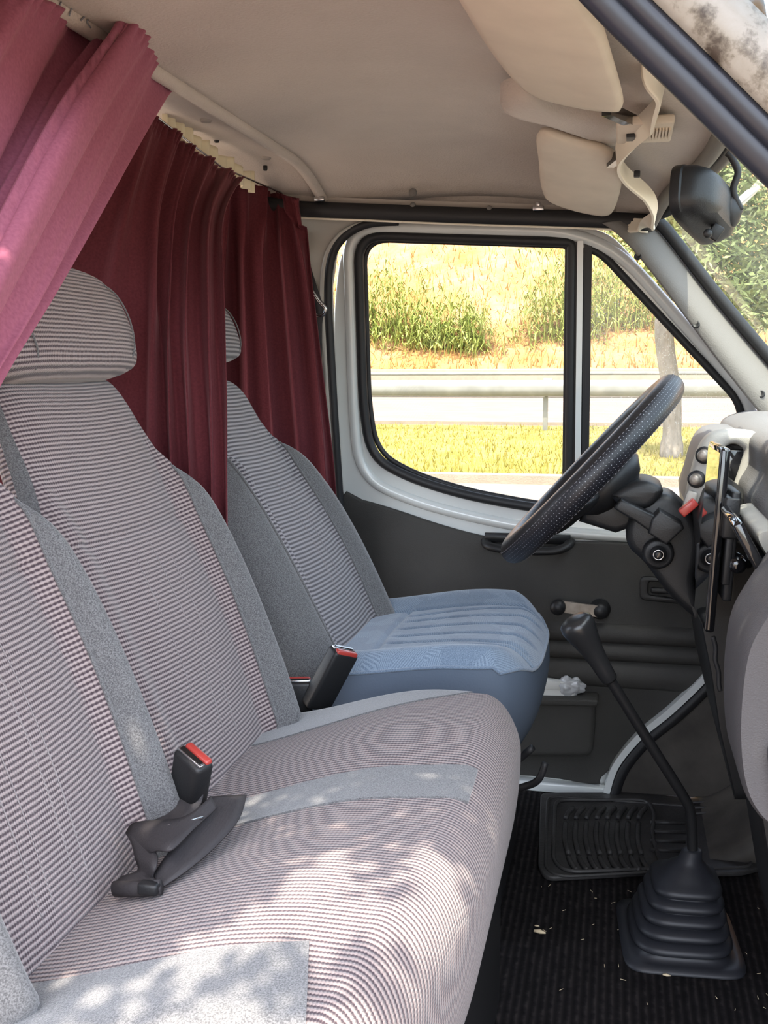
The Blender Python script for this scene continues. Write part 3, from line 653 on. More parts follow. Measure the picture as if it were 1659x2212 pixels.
# footwell / kick panel and wheel arch, far front
bm = bmesh.new()
kick = [(1300, 1700), (1330, 1652), (1390, 1590), (1455, 1535), (1525, 1470), (1600, 1400), (1680, 1400), (1680, 1720)]
bm.free(); bm = slab([wpts(kick)], wallmap(.015), .03, .004); struct(sharp(put('wall_front', bm, M['darkfloor'])), 'dusty dark kick panel beside the pedals', 'wall')
bm = bmesh.new()
def arch(u, v):
    # bulging wheel arch: v along depth (Y), u up the curve
    a = u*PI*.5; return Vector((.10+.24*math.sin(a)+.02, lerp(2.285, 1.98, v), .0+.26*(1-math.cos(a))*1.1))
grid(bm, arch, 16, 10); ext = bmesh.ops.extrude_face_region(bm, geom=bm.faces[:])
for v in [g for g in ext['geom'] if isinstance(g, bmesh.types.BMVert)]: v.co += Vector((.05, 0, -.02))
recalc(bm); struct(put('trim_17', bm, M['darkfloor']), 'dark rubber lined wheel arch at the front of the footwell', 'trim')
bm = bmesh.new(); box(bm, (.50, 1.5, .38), (.03, 1.56, .80)); struct(put('trim_18', bm, M['darkfloor'], smooth=False), 'dark bulkhead at the front of the footwell', 'trim')

# ================================================================== seats
def split_put(verts_rows, faces, parent): pass
def backrest(parent, yc, hw, x0, k, z0, z1, hwtab, seamtab, Tt=.105, rib='rib', backmat='grey', names=('backrest', 'backrest_panel'), bol=.038, nearseam=None, nearbol=1.0, stitches=()):
    """lofted reclined backrest. hwtab: v -> half width; seamtab: v -> seam fraction"""
    rows = 84; kc = 26; kb = 12; kk = 22
    dirv = Vector((k, 0, 1)).normalized(); nrm = Vector((dirv.z, 0, -dirv.x)); Ln = (z1-z0)/dirv.z
    base = Vector((x0, yc, z0))
    ring_all = []
    for j in range(rows+1):
        v = j/rows; W = cinterp(hwtab, v); sm = cinterp(seamtab, v); T = Tt*lerp(1.0, .70, v)
        # rounded top and bottom
        e = 1.0
        if v > .90: q = (v-.90)/.10; e = math.sqrt(max(0, 1-q*q*.97))
        if v < .05: q = (.05-v)/.05; e = math.sqrt(max(0, 1-q*q*.8))
        B = bol*sstep(1.0, .62, v)*1.0
        ctr = base + dirv*(Ln*v)
        bulge = .016*math.sin(PI*clamp(v/.75))**1.5   # lumbar
        sn = sm if nearseam is None else max(sm, cinterp(nearseam, v))
        ss = [-sn+(sm+sn)*i/(2*kc) for i in range(2*kc+1)]
        bs = [sm+(1-sm)*math.sin(PI/2*i/kb) for i in range(1, kb+1)]; bsn = [sn+(1-sn)*math.sin(PI/2*i/kb) for i in range(1, kb+1)]
        front = [-s for s in reversed(bsn)] + ss + bs
        loop = []
        for s in front:
            a = abs(s); x = T*.5*(max(0, 1-a**5))**.5
            x += B*(nearbol if s < 0 else 1)*sstep(sm-.10, sm+ (1-sm)*.45, a)*(max(0, 1-a**7))**.5
            sq = sn if s < 0 else sm
            x += bulge*(1-a*a)
            x -= .005*math.exp(-((a-sq)/.025)**2)*(1 if sq < .93 else 0)
            if a < sq: x -= .006*math.exp(-((v-.615)/.010)**2)
            loop.append((s*W, x*e))
        for i in range(1, kk):
            th = PI*i/kk; s = math.cos(th); a = abs(s); loop.append((s*W, -T*.5*(max(0, 1-a**4))**.5*e))
        wob = 0
        ring_all.append((ctr, loop, v, W))
    P = len(ring_all[0][1]); nf = 2*kb+2*kc+1
    shell = bmesh.new(); panel = bmesh.new(); mats = {}
    coords = [[c + nrm*x + Vector((0, y, 0)) for (y, x) in lp] for (c, lp, v, W) in ring_all]
    # arc length for UV
    def build(bm, sel):
        uvl = bm.loops.layers.uv.verify(); vm = {}
        def V(j, i):
            if (j, i) not in vm: vm[(j, i)] = bm.verts.new(coords[j][i])
            return vm[(j, i)]
        for j in range(rows):
            for i in range(P):
                i2 = (i+1) % P
                if not sel(i): continue
                f = bm.faces.new((V(j, i), V(j, i2), V(j+1, i2), V(j+1, i)))
                for lp, (a, b) in zip(f.loops, ((j, i), (j, i2), (j+1, i2), (j+1, i))):
                    y = ring_all[a][1][b][0]; lp[uvl].uv = (y, Ln*a/rows - .08*(y*y)/.04*.15)
        return vm
    inpanel = lambda i: kb <= i < kb+2*kc
    bolf = lambda i: (0 <= i < kb or kb+2*kc <= i < nf-1)
    bk = bmesh.new(); build(shell, bolf); build(panel, inpanel); vm = build(bk, lambda i: not inpanel(i) and not bolf(i))
    for j in (0, rows):
        try:
            c = bk.verts.new(sum(coords[j], Vector())/P)
            for i in range(P):
                i2 = (i+1) % P
                a = vm.get((j, i)) or bk.verts.new(coords[j][i]); vm[(j, i)] = a
                b = vm.get((j, i2)) or bk.verts.new(coords[j][i2]); vm[(j, i2)] = b
                bk.faces.new((a, b, c) if j == 0 else (b, a, c))
        except ValueError: pass
    o1 = put('backrest', bk, M[backmat], parent); put('backrest_bolster', shell, M['grey'], o1); o2 = put(names[1], panel, M[rib], o1)
    for side, tab in ((kb, nearseam or seamtab), (kb+2*kc, seamtab)):
        pts = [coords[j][side] + nrm*.0015 for j in range(2, rows-2) if cinterp(tab, j/rows) < .93]
        if len(pts) > 2:
            bmw = bmesh.new(); tube(bmw, pts, .0022, 6); put('piping', bmw, M['grey'], o1)
    for s_, va, vb in stitches:
        i = kb + int(round((s_+1)/2*2*kc)); bmw = bmesh.new(); tube(bmw, [coords[j][i] + nrm*.0004 for j in range(int(va*rows), int(vb*rows))], .00045, 5); put('stitch_line', bmw, M['stitch'], o1)
    return lambda v: base + dirv*(Ln*v), dirv, nrm, Ln

def headrest(parent, c, W, H, T, tilt, rib):
    """c bottom centre; padded headrest, trapezoid with rounded top"""
    bm = bmesh.new(); uvl = bm.loops.layers.uv.verify()
    d = Vector((tilt, 0, 1)).normalized(); n = Vector((d.z, 0, -d.x)); R = 30; P = 56; vs = []
    def V(j, i):
        v = j/R; a = 2*PI*i/P
        wv = W*cinterp([(0, .84), (.12, .95), (.35, 1.0), (.65, .96), (.85, .80), (1, .50)], v); t = T*cinterp([(0, .85), (.2, 1), (.7, .9), (1, .55)], v)
        e = 1.0
        if v < .1: e = math.sqrt(1-((.1-v)/.1)**2*.75)
        if v > .84: e = math.sqrt(max(.0, 1-((v-.84)/.16)**2*.97))
        ca, sa = math.cos(a), math.sin(a)
        y = wv*math.copysign(abs(ca)**.5, ca)*(e**.55); x = t*.5*math.copysign(abs(sa)**.62, sa)*e
        return c + d*(H*v) + n*x + Vector((0, y, 0)), (y if sa > 0 else y*.98, v*H)
    pts = [[V(j, i) for i in range(P)] for j in range(R+1)]
    vv = [[bm.verts.new(p[0]) for p in row] for row in pts]
    for j in range(R):
        for i in range(P):
            i2 = (i+1) % P; f = bm.faces.new((vv[j][i], vv[j][i2], vv[j+1][i2], vv[j+1][i]))
            for lp, (a, b) in zip(f.loops, ((j, i), (j, i2), (j+1, i2), (j+1, i))): lp[uvl].uv = pts[a][b][1]
    bm.faces.new(list(reversed(vv[0]))); bm.faces.new(vv[-1]); recalc(bm)
    h = put('headrest', bm, M[rib], parent)
    # stitched seams near the sides and posts
    for s in (-1, 1):
        b2 = bmesh.new(); tube(b2, [c + d*(H*v) + n*(T*.5*cinterp([(0, .6), (.2, .97), (.7, .88), (.93, .45)], v)) + Vector((0, s*W*cinterp([(0, .62), (.35, .72), (.7, .68), (.93, .42)], v), 0)) for v in [i/20 for i in range(1, 19)]], .0012, 5)
        put('seam', b2, M['grey'], h)
    for s in (-1, 1):
        b3 = bmesh.new(); cyl(b3, c + d*.02 + Vector((0, s*.055, 0)), c - d*.07 + Vector((0, s*.055, 0)), .006); put('post', b3, M['rubber'], h)
    return h

BENCH = thing('bench_seat', 'double passenger bench with mauve ribbed fabric and grey side strips, nearest the camera', 'seat', (-.30, 1.04, 0))
hwt = [(0, .175), (.08, .188), (.30, .196), (.52, .194), (.66, .180), (.76, .163), (.84, .157), (.93, .152), (1, .146)]
smt = [(0, .70), (.2, .70), (.55, .74), (.66, .80), (.75, .93), (.82, .97), (1, .97)]
bf, bd, bn, bL = backrest(BENCH, 1.222, .19, -.515, -.38, .40, .935, hwt, smt, bol=.066, backmat='rib', nearseam=[(0, .97), (1, .97)], nearbol=.30, stitches=((-.2, .12, .58), (0.1, .12, .60), (.35, .10, .55)))
backrest(BENCH, .826, .19, -.515, -.38, .40, .935, hwt, smt, bol=.066, stitches=((-.42, .10, .62), (-.28, .10, .62), (.05, .10, .62), (.2, .10, .62)))
headrest(BENCH, Vector((-.700, 1.215, .931)), .180, .158, .115, -.26, 'rib')
headrest(BENCH, Vector((-.700, .826, .931)), .180, .158, .115, -.26, 'rib')
# stitched lines on lower backrest panels
def stitches(parent, yc, lines, rec, c='stitch'):
    bmx = bmesh.new()
    return bmx

def cushion(parent, y0, y1, xb, xf, zb, zf, ybands, pend, rib, ribmat, stripmat, drop=.14, edge=.05, crown=.012):
    """profile from back along the top over a round nose and down; ybands: list of (ya, yb, mat key, name)"""
    # profile polyline with arc length
    pr = []
    n1 = 40
    for i in range(n1+1):
        t = i/n1; x = lerp(xb, xf-edge, t); z = lerp(zb, zf, sstep(0, .75, t)) - .010*sstep(.8, 1, t)*1
        pr.append((x, z))
    zt = pr[-1][1]
    for i in range(1, 15):
        a = PI/2*i/14; pr.append((xf-edge+edge*math.sin(a), zt-edge*1.15*(1-math.cos(a))))
    zt2 = pr[-1][1]
    for i in range(1, 12): pr.append((xf-.012*(i/11)**2, zt2-drop*i/11))
    arc = [0]
    for a, b in zip(pr, pr[1:]): arc.append(arc[-1]+math.hypot(b[0]-a[0], b[1]-a[1]))
    NP = len(pr)
    def pt(i, y):
        x, z = pr[i]; t = clamp((y-y0)/(y1-y0)); e = .03
        # rounded sides
        dd = min(y-y0, y1-y); q = 1-clamp(dd/e); z -= e*.75*(1-math.sqrt(max(0, 1-q*q)))
        inx = .018*(1-math.sqrt(max(0, 1-q*q))); x -= inx*sstep(.6, 1, i/NP)
        return Vector((x, y, z + crownf(x, y, i)))
    def crownf(x, y, i):
        return crown*math.sin(PI*clamp((y-y0)/(y1-y0)))
    return pr, arc, NP, pt

# bench cushion: bands across Y
y0, y1 = .625, 1.455
pr = []; n1 = 44; edge = .055; xb, xf, zb, zf = -.56, -.118, .432, .497
for i in range(n1+1):
    t = i/n1; x = lerp(xb, xf-edge, t); pr.append((x, lerp(zb, zf, sstep(.05, .85, t))))
zt = pr[-1][1]
for i in range(1, 15):
    a = PI/2*i/14; pr.append((xf-edge+edge*math.sin(a), zt-.065*(1-math.cos(a))))
zt2 = pr[-1][1]
for i in range(1, 12): pr.append((xf-.02*(i/11)**2, zt2-.15*i/11))
arc = [0]
for a, b in zip(pr, pr[1:]): arc.append(arc[-1]+math.hypot(b[0]-a[0], b[1]-a[1]))
NP = len(pr)
bandY = {  # boundary lines: profile index fraction -> Y
    'n1': [(0, .715), (.5, .735), (.70, .765), (1, .765)],     # far edge of near strip
    'm0': [(0, .995), (.4, 1.025), (.72, 1.062), (1, 1.062)],
    'm1': [(0, 1.070), (.4, 1.105), (.72, 1.142), (1, 1.142)],
    'f0': [(0, 1.27), (.3, 1.30), (.46, 1.345), (.58, 1.41), (.66, 1.45), (1, 1.455)],
}
def bpt(i, y):
    x, z = pr[i]; e = .04; dd = min(y-y0, y1-y); q = 1-clamp(dd/e); rr_ = 1-math.sqrt(max(0, 1-q*q))
    z -= e*.7*rr_; x -= .03*rr_*sstep(.55, .85, i/NP)
    fr = i/NP
    dip = .010*(math.cos(2*PI*(y-y0)/((y1-y0)/2)))*sstep(0, .3, fr)*(1-sstep(.75, .95, fr))
    # corner of the cushion curves back at both ends
    c2 = clamp((1.02-y)/.38); x -= .052*c2**1.6*sstep(.45, .8, fr); c = max(0, abs(y-1.04)-.30)/.12*(1 if y > 1.04 else .4); x -= .030*c*c*sstep(.5, .8, fr)
    return Vector((x, y, z - dip*.6))
def strip_mesh(lo, hi, ncol, i0, i1):
    bm = bmesh.new(); uvl = bm.loops.layers.uv.verify(); vs = []
    for i in range(i0, i1+1):
        fr = i/(NP-1); a = lo(fr); b = hi(fr); vs.append([(bm.verts.new(bpt(i, lerp(a, b, c/ncol))), lerp(a, b, c/ncol)) for c in range(ncol+1)])
    for i in range(i1-i0):
        for c in range(ncol):
            q = ((i, c), (i, c+1), (i+1, c+1), (i+1, c)); f = bm.faces.new([vs[a][b][0] for a, b in q]); f.normal_update()
            for lp, (a, b) in zip(f.loops, q): lp[uvl].uv = (arc[i0+a], vs[a][b][1])
    for f in bm.faces: pass
    recalc(bm); 
    if sum(f.normal.z for f in bm.faces) < 0: bmesh.ops.reverse_faces(bm, faces=bm.faces[:])
    return bm
bd_ = {k: (lambda tab: (lambda fr: cinterp(tab, fr)))(t) for k, t in bandY.items()}
ise = 49; ise2 = 49
top = strip_mesh(lambda f: y0, lambda f: y1, 150, 0, NP-1)
CU = put('cushion', top, M['rib_shaded'], BENCH)
zprof = lambda x: lerp(zb, zf, sstep(.05, .85, (x-xb)/(xf-edge-xb)))
def strip(name, lo, hi, i1, lift=.0022, ncol=24, slant=False):
    bm = strip_mesh(lo, hi, ncol, 0, i1)
    vl = list(bm.verts)
    for v in vl: v.co.z += lift
    for v in vl:
        if v.co.x > -.2: v.co.x += lift*.6*sstep(-.17, -.13, v.co.x)
    if slant:
        for v in vl: zp_ = zprof(v.co.x); v.co.x += sstep(-.40, -.27, v.co.x)*.30*max(0, .77-v.co.y); v.co.z += zprof(v.co.x)-zp_
    ext = bmesh.ops.extrude_face_region(bm, geom=bm.faces[:])
    for v in [g for g in ext['geom'] if isinstance(g, bmesh.types.BMVert)]: v.co.z -= .006
    recalc(bm); return sharp(put(name, bm, M['grey'], CU), 60)
strip('side_strip', lambda f: y0+.0, bd_['n1'], 37, slant=True)
strip('middle_strip', bd_['m0'], bd_['m1'], 48)
strip('side_strip', lambda f: min(bd_['f0'](f), y1-.004), lambda f: y1-.001, 42)
# side closing + base
bm = bmesh.new()
for yy in (y0+.002, y1-.002):
    bm = bmesh.new()
    vs = [bm.verts.new(bpt(i, yy)) for i in range(NP)] + [bm.verts.new(Vector((xb, yy, .27)))]
    bm.faces.new(vs)
    recalc(bm); put('cushion_side', bm, M['grey'], BENCH, smooth=False)
bm = bmesh.new(); box(bm, (-.35, 1.04, .15), (.40, .78, .26), bev=.01); put('seat_base', bm, M['softblack'], BENCH, smooth=False)

# driver seat
DS = thing('driver_seat', 'driver seat with blue patterned cushion and grey bolstered backrest beside the door', 'seat', (-.30, 1.81, 0))
hwd = [(0, .215), (.08, .230), (.30, .236), (.50, .222), (.62, .190), (.72, .155), (.82, .140), (.93, .13), (1, .125)]
smd = [(0, .60), (.2, .60), (.5, .62), (.66, .72), (.75, .93), (.82, .97), (1, .97)]
backrest(DS, 1.79, .24, -.490, -.50, .40, .925, hwd, smd, Tt=.12, rib='rib2', bol=.045, backmat='skirt', nearseam=[(0, .74), (.5, .78), (.7, .90), (.8, .97), (1, .97)], nearbol=.7, stitches=((.05, .22, .62), (.30, .18, .50)))
headrest(DS, Vector((-.745, 1.785, .955)), .155, .13, .10, -.28, 'rib2')
# blue cushion
def dcush(u, v):
    """u: back 0 -> front 1 ; v: near 0 -> far 1"""
    yc, W = 1.81, .245*cinterp([(0, .92), (.5, 1.0), (.85, .98), (1, .93)], u)
    s = 2*v-1; 
    x = lerp(-.50, -.118, u) - .055*(abs(s)**4)*u
    z = .468 + .030*sstep(0, .8, u) - .040*max(clamp((u-.86)/.14)**2, .75*clamp((abs(s)-.88)/.12)**2)
    z += .016*sstep(.60, .88, abs(s))
    # sewn channels
    for s0, sl in ((-.55, .05), (-.30, .12), (0, .16), (.30, .12), (.55, .05)):
        z -= .006*math.exp(-((s-s0*(1.0 - .35*(1-u)))/.02)**2)*sstep(.28, .36, u)*(1-sstep(.93, 1, u))
    z -= .006*math.exp(-((u-.27-.05*s*s)/.012)**2)*(1-sstep(.6, .75, abs(s)))
    for q in (.62, ): z -= .006*math.exp(-((abs(s)-q)/.018)**2)
    return Vector((x, yc + W*s, z))
bm = bmesh.new(); grid(bm, dcush, 90, 110, uvf=lambda u, v: (u*.42, v*.5)); recalc(bm)
if sum(f.normal.z for f in bm.faces) < 0: bmesh.ops.reverse_faces(bm, faces=bm.faces[:])
def feather():
    m = plain_fabric('blue feather pattern fabric', (.11, .15, .21), (.20, .26, .34), 800); nt = m.node_tree; b = nt.nodes['Principled BSDF']
    uv = N(nt, 'ShaderNodeUVMap'); v = N(nt, 'ShaderNodeTexVoronoi'); v.inputs['Scale'].default_value = 24; nt.links.new(uv.outputs[0], v.inputs['Vector'])
    sp = N(nt, 'ShaderNodeSeparateXYZ'); nt.links.new(uv.outputs[0], sp.inputs[0]); cs = N(nt, 'ShaderNodeSeparateColor'); nt.links.new(v.outputs['Color'], cs.inputs[0])
    ang = math_(nt, 'MULTIPLY', cs.outputs[0], 3.1)
    q = math_(nt, 'ADD', math_(nt, 'MULTIPLY', sp.outputs[0], math_(nt, 'COSINE', ang)), math_(nt, 'MULTIPLY', sp.outputs[1], math_(nt, 'SINE', ang)))
    s = math_(nt, 'SINE', math_(nt, 'MULTIPLY', q, 1500))
    k = math_(nt, 'MULTIPLY', math_(nt, 'MULTIPLY', math_(nt, 'GREATER_THAN', s, .1), math_(nt, 'GREATER_THAN', cs.outputs[1], .4)), .22)
    mx = N(nt, 'ShaderNodeMix', data_type='RGBA'); old = b.inputs['Base Color'].links[0].from_socket
    nt.links.new(k, mx.inputs[0]); nt.links.new(old, mx.inputs[6]); mx.inputs[7].default_value = (.42, .52, .62, 1); nt.links.new(mx.outputs[2], b.inputs['Base Color']); return m
M['feather'] = feather()
dc = put('cushion', bm, M['feather'], DS)
# piping round cushion and skirt below
edgep = [dcush(0, 0)]+[dcush(i/30, 0) for i in range(1, 31)]+[dcush(1, j/24) for j in range(1, 25)]+[dcush(1-i/30, 1) for i in range(1, 31)]
bm = bmesh.new(); tube(bm, edgep, .0028, 6); put('piping', bm, M['feather'], dc)
bm = bmesh.new(); Lp = edgep; n = len(Lp); vs = []
for j in range(9):
    t = j/8; row = []
    for i, p in enumerate(Lp):
        out = Vector((p.x+.32, p.y-1.81, 0)); out = out.normalized() if out.length > 0 else out
        q = p + out*(.004*math.sin(PI*t)*3 - .05*t*t); q.z = lerp(p.z-.001, .275, t); q.x -= .015*t*t if q.x > -.2 else 0; row.append(bm.verts.new(q))
    vs.append(row)
for j in range(8):
    for i in range(n-1): bm.faces.new((vs[j][i], vs[j][i+1], vs[j+1][i+1], vs[j+1][i]))
bm.faces.new(vs[-1])
recalc(bm); put('skirt', bm, M['skirt'], DS)
bm = bmesh.new(); box(bm, (-.33, 1.81, .14), (.30, .38, .26), bev=.01); put('seat_base', bm, M['softblack'], DS, smooth=False)
bm = bmesh.new()
tube(bm, catmull([at(1060, 1700, Y=1.68), at(1100, 1660, Y=1.66), at(1150, 1615, Y=1.64)], 4), .006, 8)
tube(bm, catmull([at(1020, 1690, Y=1.70), at(1090, 1705, Y=1.66), at(1140, 1697, Y=1.64), at(1165, 1682, Y=1.62), at(1178, 1648, Y=1.62)], 4), .006, 8)
put('slide_bar', bm, M['rubber'], DS)
# ------------------------------------------------------------------ curtains
def curtain(name, rows, m, nu, nv, folds, label, group=None, thick=.0022):
    """rows: list of lists of world points (same length); folds(u, v) -> offset along the cloth normal"""
    R = [catmull(r, 12) for r in rows]; n = len(R[0])
    cols = [catmull([r[i] for r in R], 12) for i in range(n)]
    def base(u, v):
        a = u*(n-1); i = min(int(a), n-2); b = v*(len(cols[0])-1); j = min(int(b), len(cols[0])-2)
        p = cols[i][j].lerp(cols[i][j+1], b-j); q = cols[i+1][j].lerp(cols[i+1][j+1], b-j); return p.lerp(q, a-i)
    bm = bmesh.new()
    def f(u, v):
        p = base(u, v); du = base(min(u+.02, 1), v)-base(max(u-.02, 0), v); dv = base(u, min(v+.02, 1))-base(u, max(v-.02, 0))
        nn = du.cross(dv); nn = nn.normalized() if nn.length > 1e-9 else Vector((1, 0, 0))
        if nn.dot(Vector((1, -.35, 0))) < 0: nn = -nn
        t = du.normalized()
        a, b = folds(u, v); return p + nn*a + t*b
    grid(bm, f, nu, nv); o = put(name, bm, m)
    md = o.modifiers.new('cloth', 'SOLIDIFY'); md.thickness = thick; md.offset = 0
    return tag(o, label, 'curtain', group)
def foldfn(n, amp, phase, pinch=.10, seed=0, tops=.5):
    def f(u, v):
        uu = u + .018*noise.noise(Vector((u*5, v*1.5, seed))) + .01*math.sin(v*3+seed)
        ph = 2*PI*n*uu + phase + 1.3*noise.noise(Vector((u*3, v*.9, seed+9)))
        am = amp*(tops+(1-tops)*sstep(0, .35, v))*(.65+.6*noise.noise(Vector((u*6, .3, seed+4))))
        s = math.sin(ph); s = math.copysign(abs(s)**.8, s)
        a = am*s + .25*am*math.sin(ph*2.3+seed)
        if v < .06: a += .004*math.sin(2*PI*n*5*u+seed)*(1-v/.06)   # gathered heading
        return a, .35*am*math.cos(ph)
    return f
# middle curtain between the seats
X0 = -.73
rowsB = [
    [at(150, 170, X=-.73), at(340, 256, X=-.725), at(430, 330, X=-.71), at(520, 385, X=-.70)],
    [at(100, 400, Y=1.44), at(290, 440, Y=1.52), at(390, 470, Y=1.60), at(478, 480, Y=1.66)],
    [at(-120, 640, Y=1.40), at(270, 660, Y=1.47), at(380, 690, Y=1.50), at(480, 700, Y=1.54)],
    [at(-120, 900, Y=1.40), at(260, 900, Y=1.46), at(390, 900, Y=1.48), at(487, 900, Y=1.50)],
    [at(-120, 1150, Y=1.40), at(260, 1150, Y=1.47), at(400, 1150, Y=1.475), at(490, 1100, Y=1.48)],
    [at(-120, 1500, Y=1.40), at(260, 1500, Y=1.47), at(400, 1500, Y=1.475), at(495, 1280, Y=1.48)]]
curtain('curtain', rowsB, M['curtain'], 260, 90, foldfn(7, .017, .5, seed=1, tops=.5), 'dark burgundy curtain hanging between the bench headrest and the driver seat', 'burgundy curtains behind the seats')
rowsC = [
    [at(455, 348, X=-.765), at(520, 385, X=-.745), at(590, 412, X=-.725), at(646, 432, Y=2.10)],
    [at(440, 560, Y=2.06), at(520, 540, Y=2.09), at(600, 545, Y=2.10), at(668, 560, Y=2.12)],
    [at(430, 800, Y=2.10), at(530, 800, Y=2.12), at(620, 790, Y=2.12), at(695, 790, Y=2.15)],
    [at(430, 1080, Y=2.12), at(540, 1080, Y=2.14), at(640, 1070, Y=2.15), at(722, 1060, Y=2.17)],
    [at(430, 1400, Y=2.14), at(540, 1400, Y=2.16), at(640, 1400, Y=2.16), at(735, 1400, Y=2.18)]]
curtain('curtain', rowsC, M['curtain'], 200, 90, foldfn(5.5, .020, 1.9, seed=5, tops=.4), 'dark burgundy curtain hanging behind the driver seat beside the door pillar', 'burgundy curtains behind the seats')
# near curtain swept to the lower left
rowsA = [
    [at(-190, -80, X=-.60), at(-60, -40, X=-.62), at(60, -20, X=-.59), at(118, 8, X=-.60), at(150, 26, X=-.63), at(205, 58, X=-.64), at(250, 60, X=-.61), at(283, 34, X=-.575), at(322, 60, X=-.575), at(346, 92, X=-.59), at(336, 128, X=-.62), at(378, 186, X=-.635)],
    [at(-260, 150, X=-.585), at(-150, 180, X=-.60), at(-40, 170, X=-.575), at(20, 190, X=-.59), at(60, 200, X=-.61), at(105, 205, X=-.61), at(135, 210, X=-.58), at(165, 210, X=-.555), at(215, 235, X=-.555), at(250, 250, X=-.575), at(275, 255, X=-.60), at(330, 268, X=-.61)],
    [at(-330, 400, X=-.57), at(-240, 420, X=-.585), at(-150, 430, X=-.56), at(-100, 440, X=-.575), at(-60, 445, X=-.59), at(-20, 440, X=-.585), at(10, 440, X=-.56), at(45, 440, X=-.54), at(100, 450, X=-.545), at(140, 450, X=-.565), at(180, 445, X=-.585), at(234, 440, X=-.585)],
    [at(-400, 650, X=-.55), at(-320, 660, X=-.56), at(-240, 670, X=-.54), at(-190, 670, X=-.555), at(-150, 665, X=-.57), at(-120, 655, X=-.56), at(-90, 655, X=-.54), at(-60, 655, X=-.52), at(-5, 650, X=-.53), at(40, 645, X=-.55), at(80, 640, X=-.56), at(124, 635, X=-.56)],
    [at(-470, 900, X=-.53), at(-410, 900, X=-.54), at(-350, 900, X=-.52), at(-310, 900, X=-.53), at(-270, 895, X=-.54), at(-240, 890, X=-.53), at(-210, 890, X=-.52), at(-180, 890, X=-.505), at(-130, 885, X=-.51), at(-90, 880, X=-.53), at(-50, 870, X=-.535), at(-10, 860, X=-.535)],
    [at(-560+32*i, 1260, X=-.50+.012*(i % 2)) for i in range(12)],
    [at(-600+24*i, 1700, X=-.50+.010*(i % 2)) for i in range(12)]]
curtain('curtain', rowsA, M['curtain_daylit'], 280, 90, foldfn(5.5, .010, 2.6, seed=12, tops=.6), 'burgundy curtain with daylight painted into its rose colour, swept across the top left corner in front of the bench headrest')
# cream frill above the middle curtain
fr0 = catmull([at(350, 246, X=-.738), at(400, 284, X=-.738), at(450, 326, X=-.734), at(500, 360, X=-.73), at(545, 388, X=-.726)], 24)
bm = bmesh.new(); nfr = len(fr0)
def frf(u, v):
    a = u*(nfr-1); i = min(int(a), nfr-2); p = fr0[i].lerp(fr0[i+1], a-i)
    return p + Vector((.006*math.sin(u*70), 0, .004 + .010*(1-v)*(.75+.45*math.sin(u*26+1)) - .03*v))
grid(bm, frf, 160, 4); o = put('lace_frill', bm, M['lace']); o.modifiers.new('t', 'SOLIDIFY').thickness = .0015
tag(o, 'scalloped cream lace frill showing above the burgundy curtain top', 'lace trim')
bm = bmesh.new(); tube(bm, [at(338, 252, X=-.72), at(480, 362, X=-.72), at(644, 432, X=-.70)], .0018, 6)
tag(put('curtain_wire', bm, M['steel']), 'thin steel wire the far curtains hang from', 'wire')
# loose threads and hooks above the near curtain
bm = bmesh.new()
mth = mat('grey thread', (.20, .21, .24), .7)
for (x0_, ya, x1_, yb, bend) in ((120, 30, 135, -30, 6), (150, 34, 158, -40, 5), (175, 44, 196, -20, 14), (196, 60, 205, 30, -12), (214, 45, 226, -30, 0), (232, 52, 262, 30, 10), (252, 50, 240, 28, 14), (286, 36, 306, -20, -8), (292, 38, 318, -10, 10), (300, 40, 312, 20, -6), (318, 45, 322, 20, 6), (333, 36, 345, -20, 3)):
    tube(bm, catmull([at(x0_, ya, X=-.606), at((x0_+x1_)/2+bend, (ya+yb)/2, X=-.606), at(x1_, yb, X=-.606)], 6), .0009, 5)
tag(put('curtain_threads', bm, mth), 'tangle of thin grey curtain threads against the ceiling at top left', 'threads', kind='stuff')

# belt anchor on the pillar, half hidden by the curtain
ba = thing('seat_belt_anchor', 'steel seat belt loop on the pillar beside the far curtain edge', 'belt anchor', onwall(692, 690, .03))
bm = slab([wpts(roundpoly([(664, 606, 20), (696, 606, 22), (700, 680, 10), (696, 730, 20), (664, 730, 20)]))], wallmap(.034), .008, .003); put('cover_plate', bm, M['pillarpaint'], ba)
bm = bmesh.new(); tube(bm, catmull([onwall(x, y, .055) for x, y in [(672, 625), (690, 650), (703, 665), (700, 678), (688, 682), (676, 672), (668, 640)]], 4, closed=True), .004, 8, closed=True); put('belt_loop', bm, M['steel'], ba)
bm = bmesh.new(); tube(bm, [onwall(660, 580, .05), onwall(688, 668, .055), onwall(684, 700, .05), onwall(682, 900, .04)], 1.0, prof=[(-.0015, -.012), (.0015, -.012), (.0015, .012), (-.0015, .012)], up=(1, 0, 0)); put('belt_strap', bm, M['web'], ba)
bm = slab([wpts(roundpoly([(652, 500, 6), (664, 505, 8), (668, 540, 6), (656, 545, 6)]))], wallmap(.04), .02, .004); tag(put('pillar_hook', bm, M['steel']), 'small dark metal catch high on the pillar beside the curtain', 'hook')

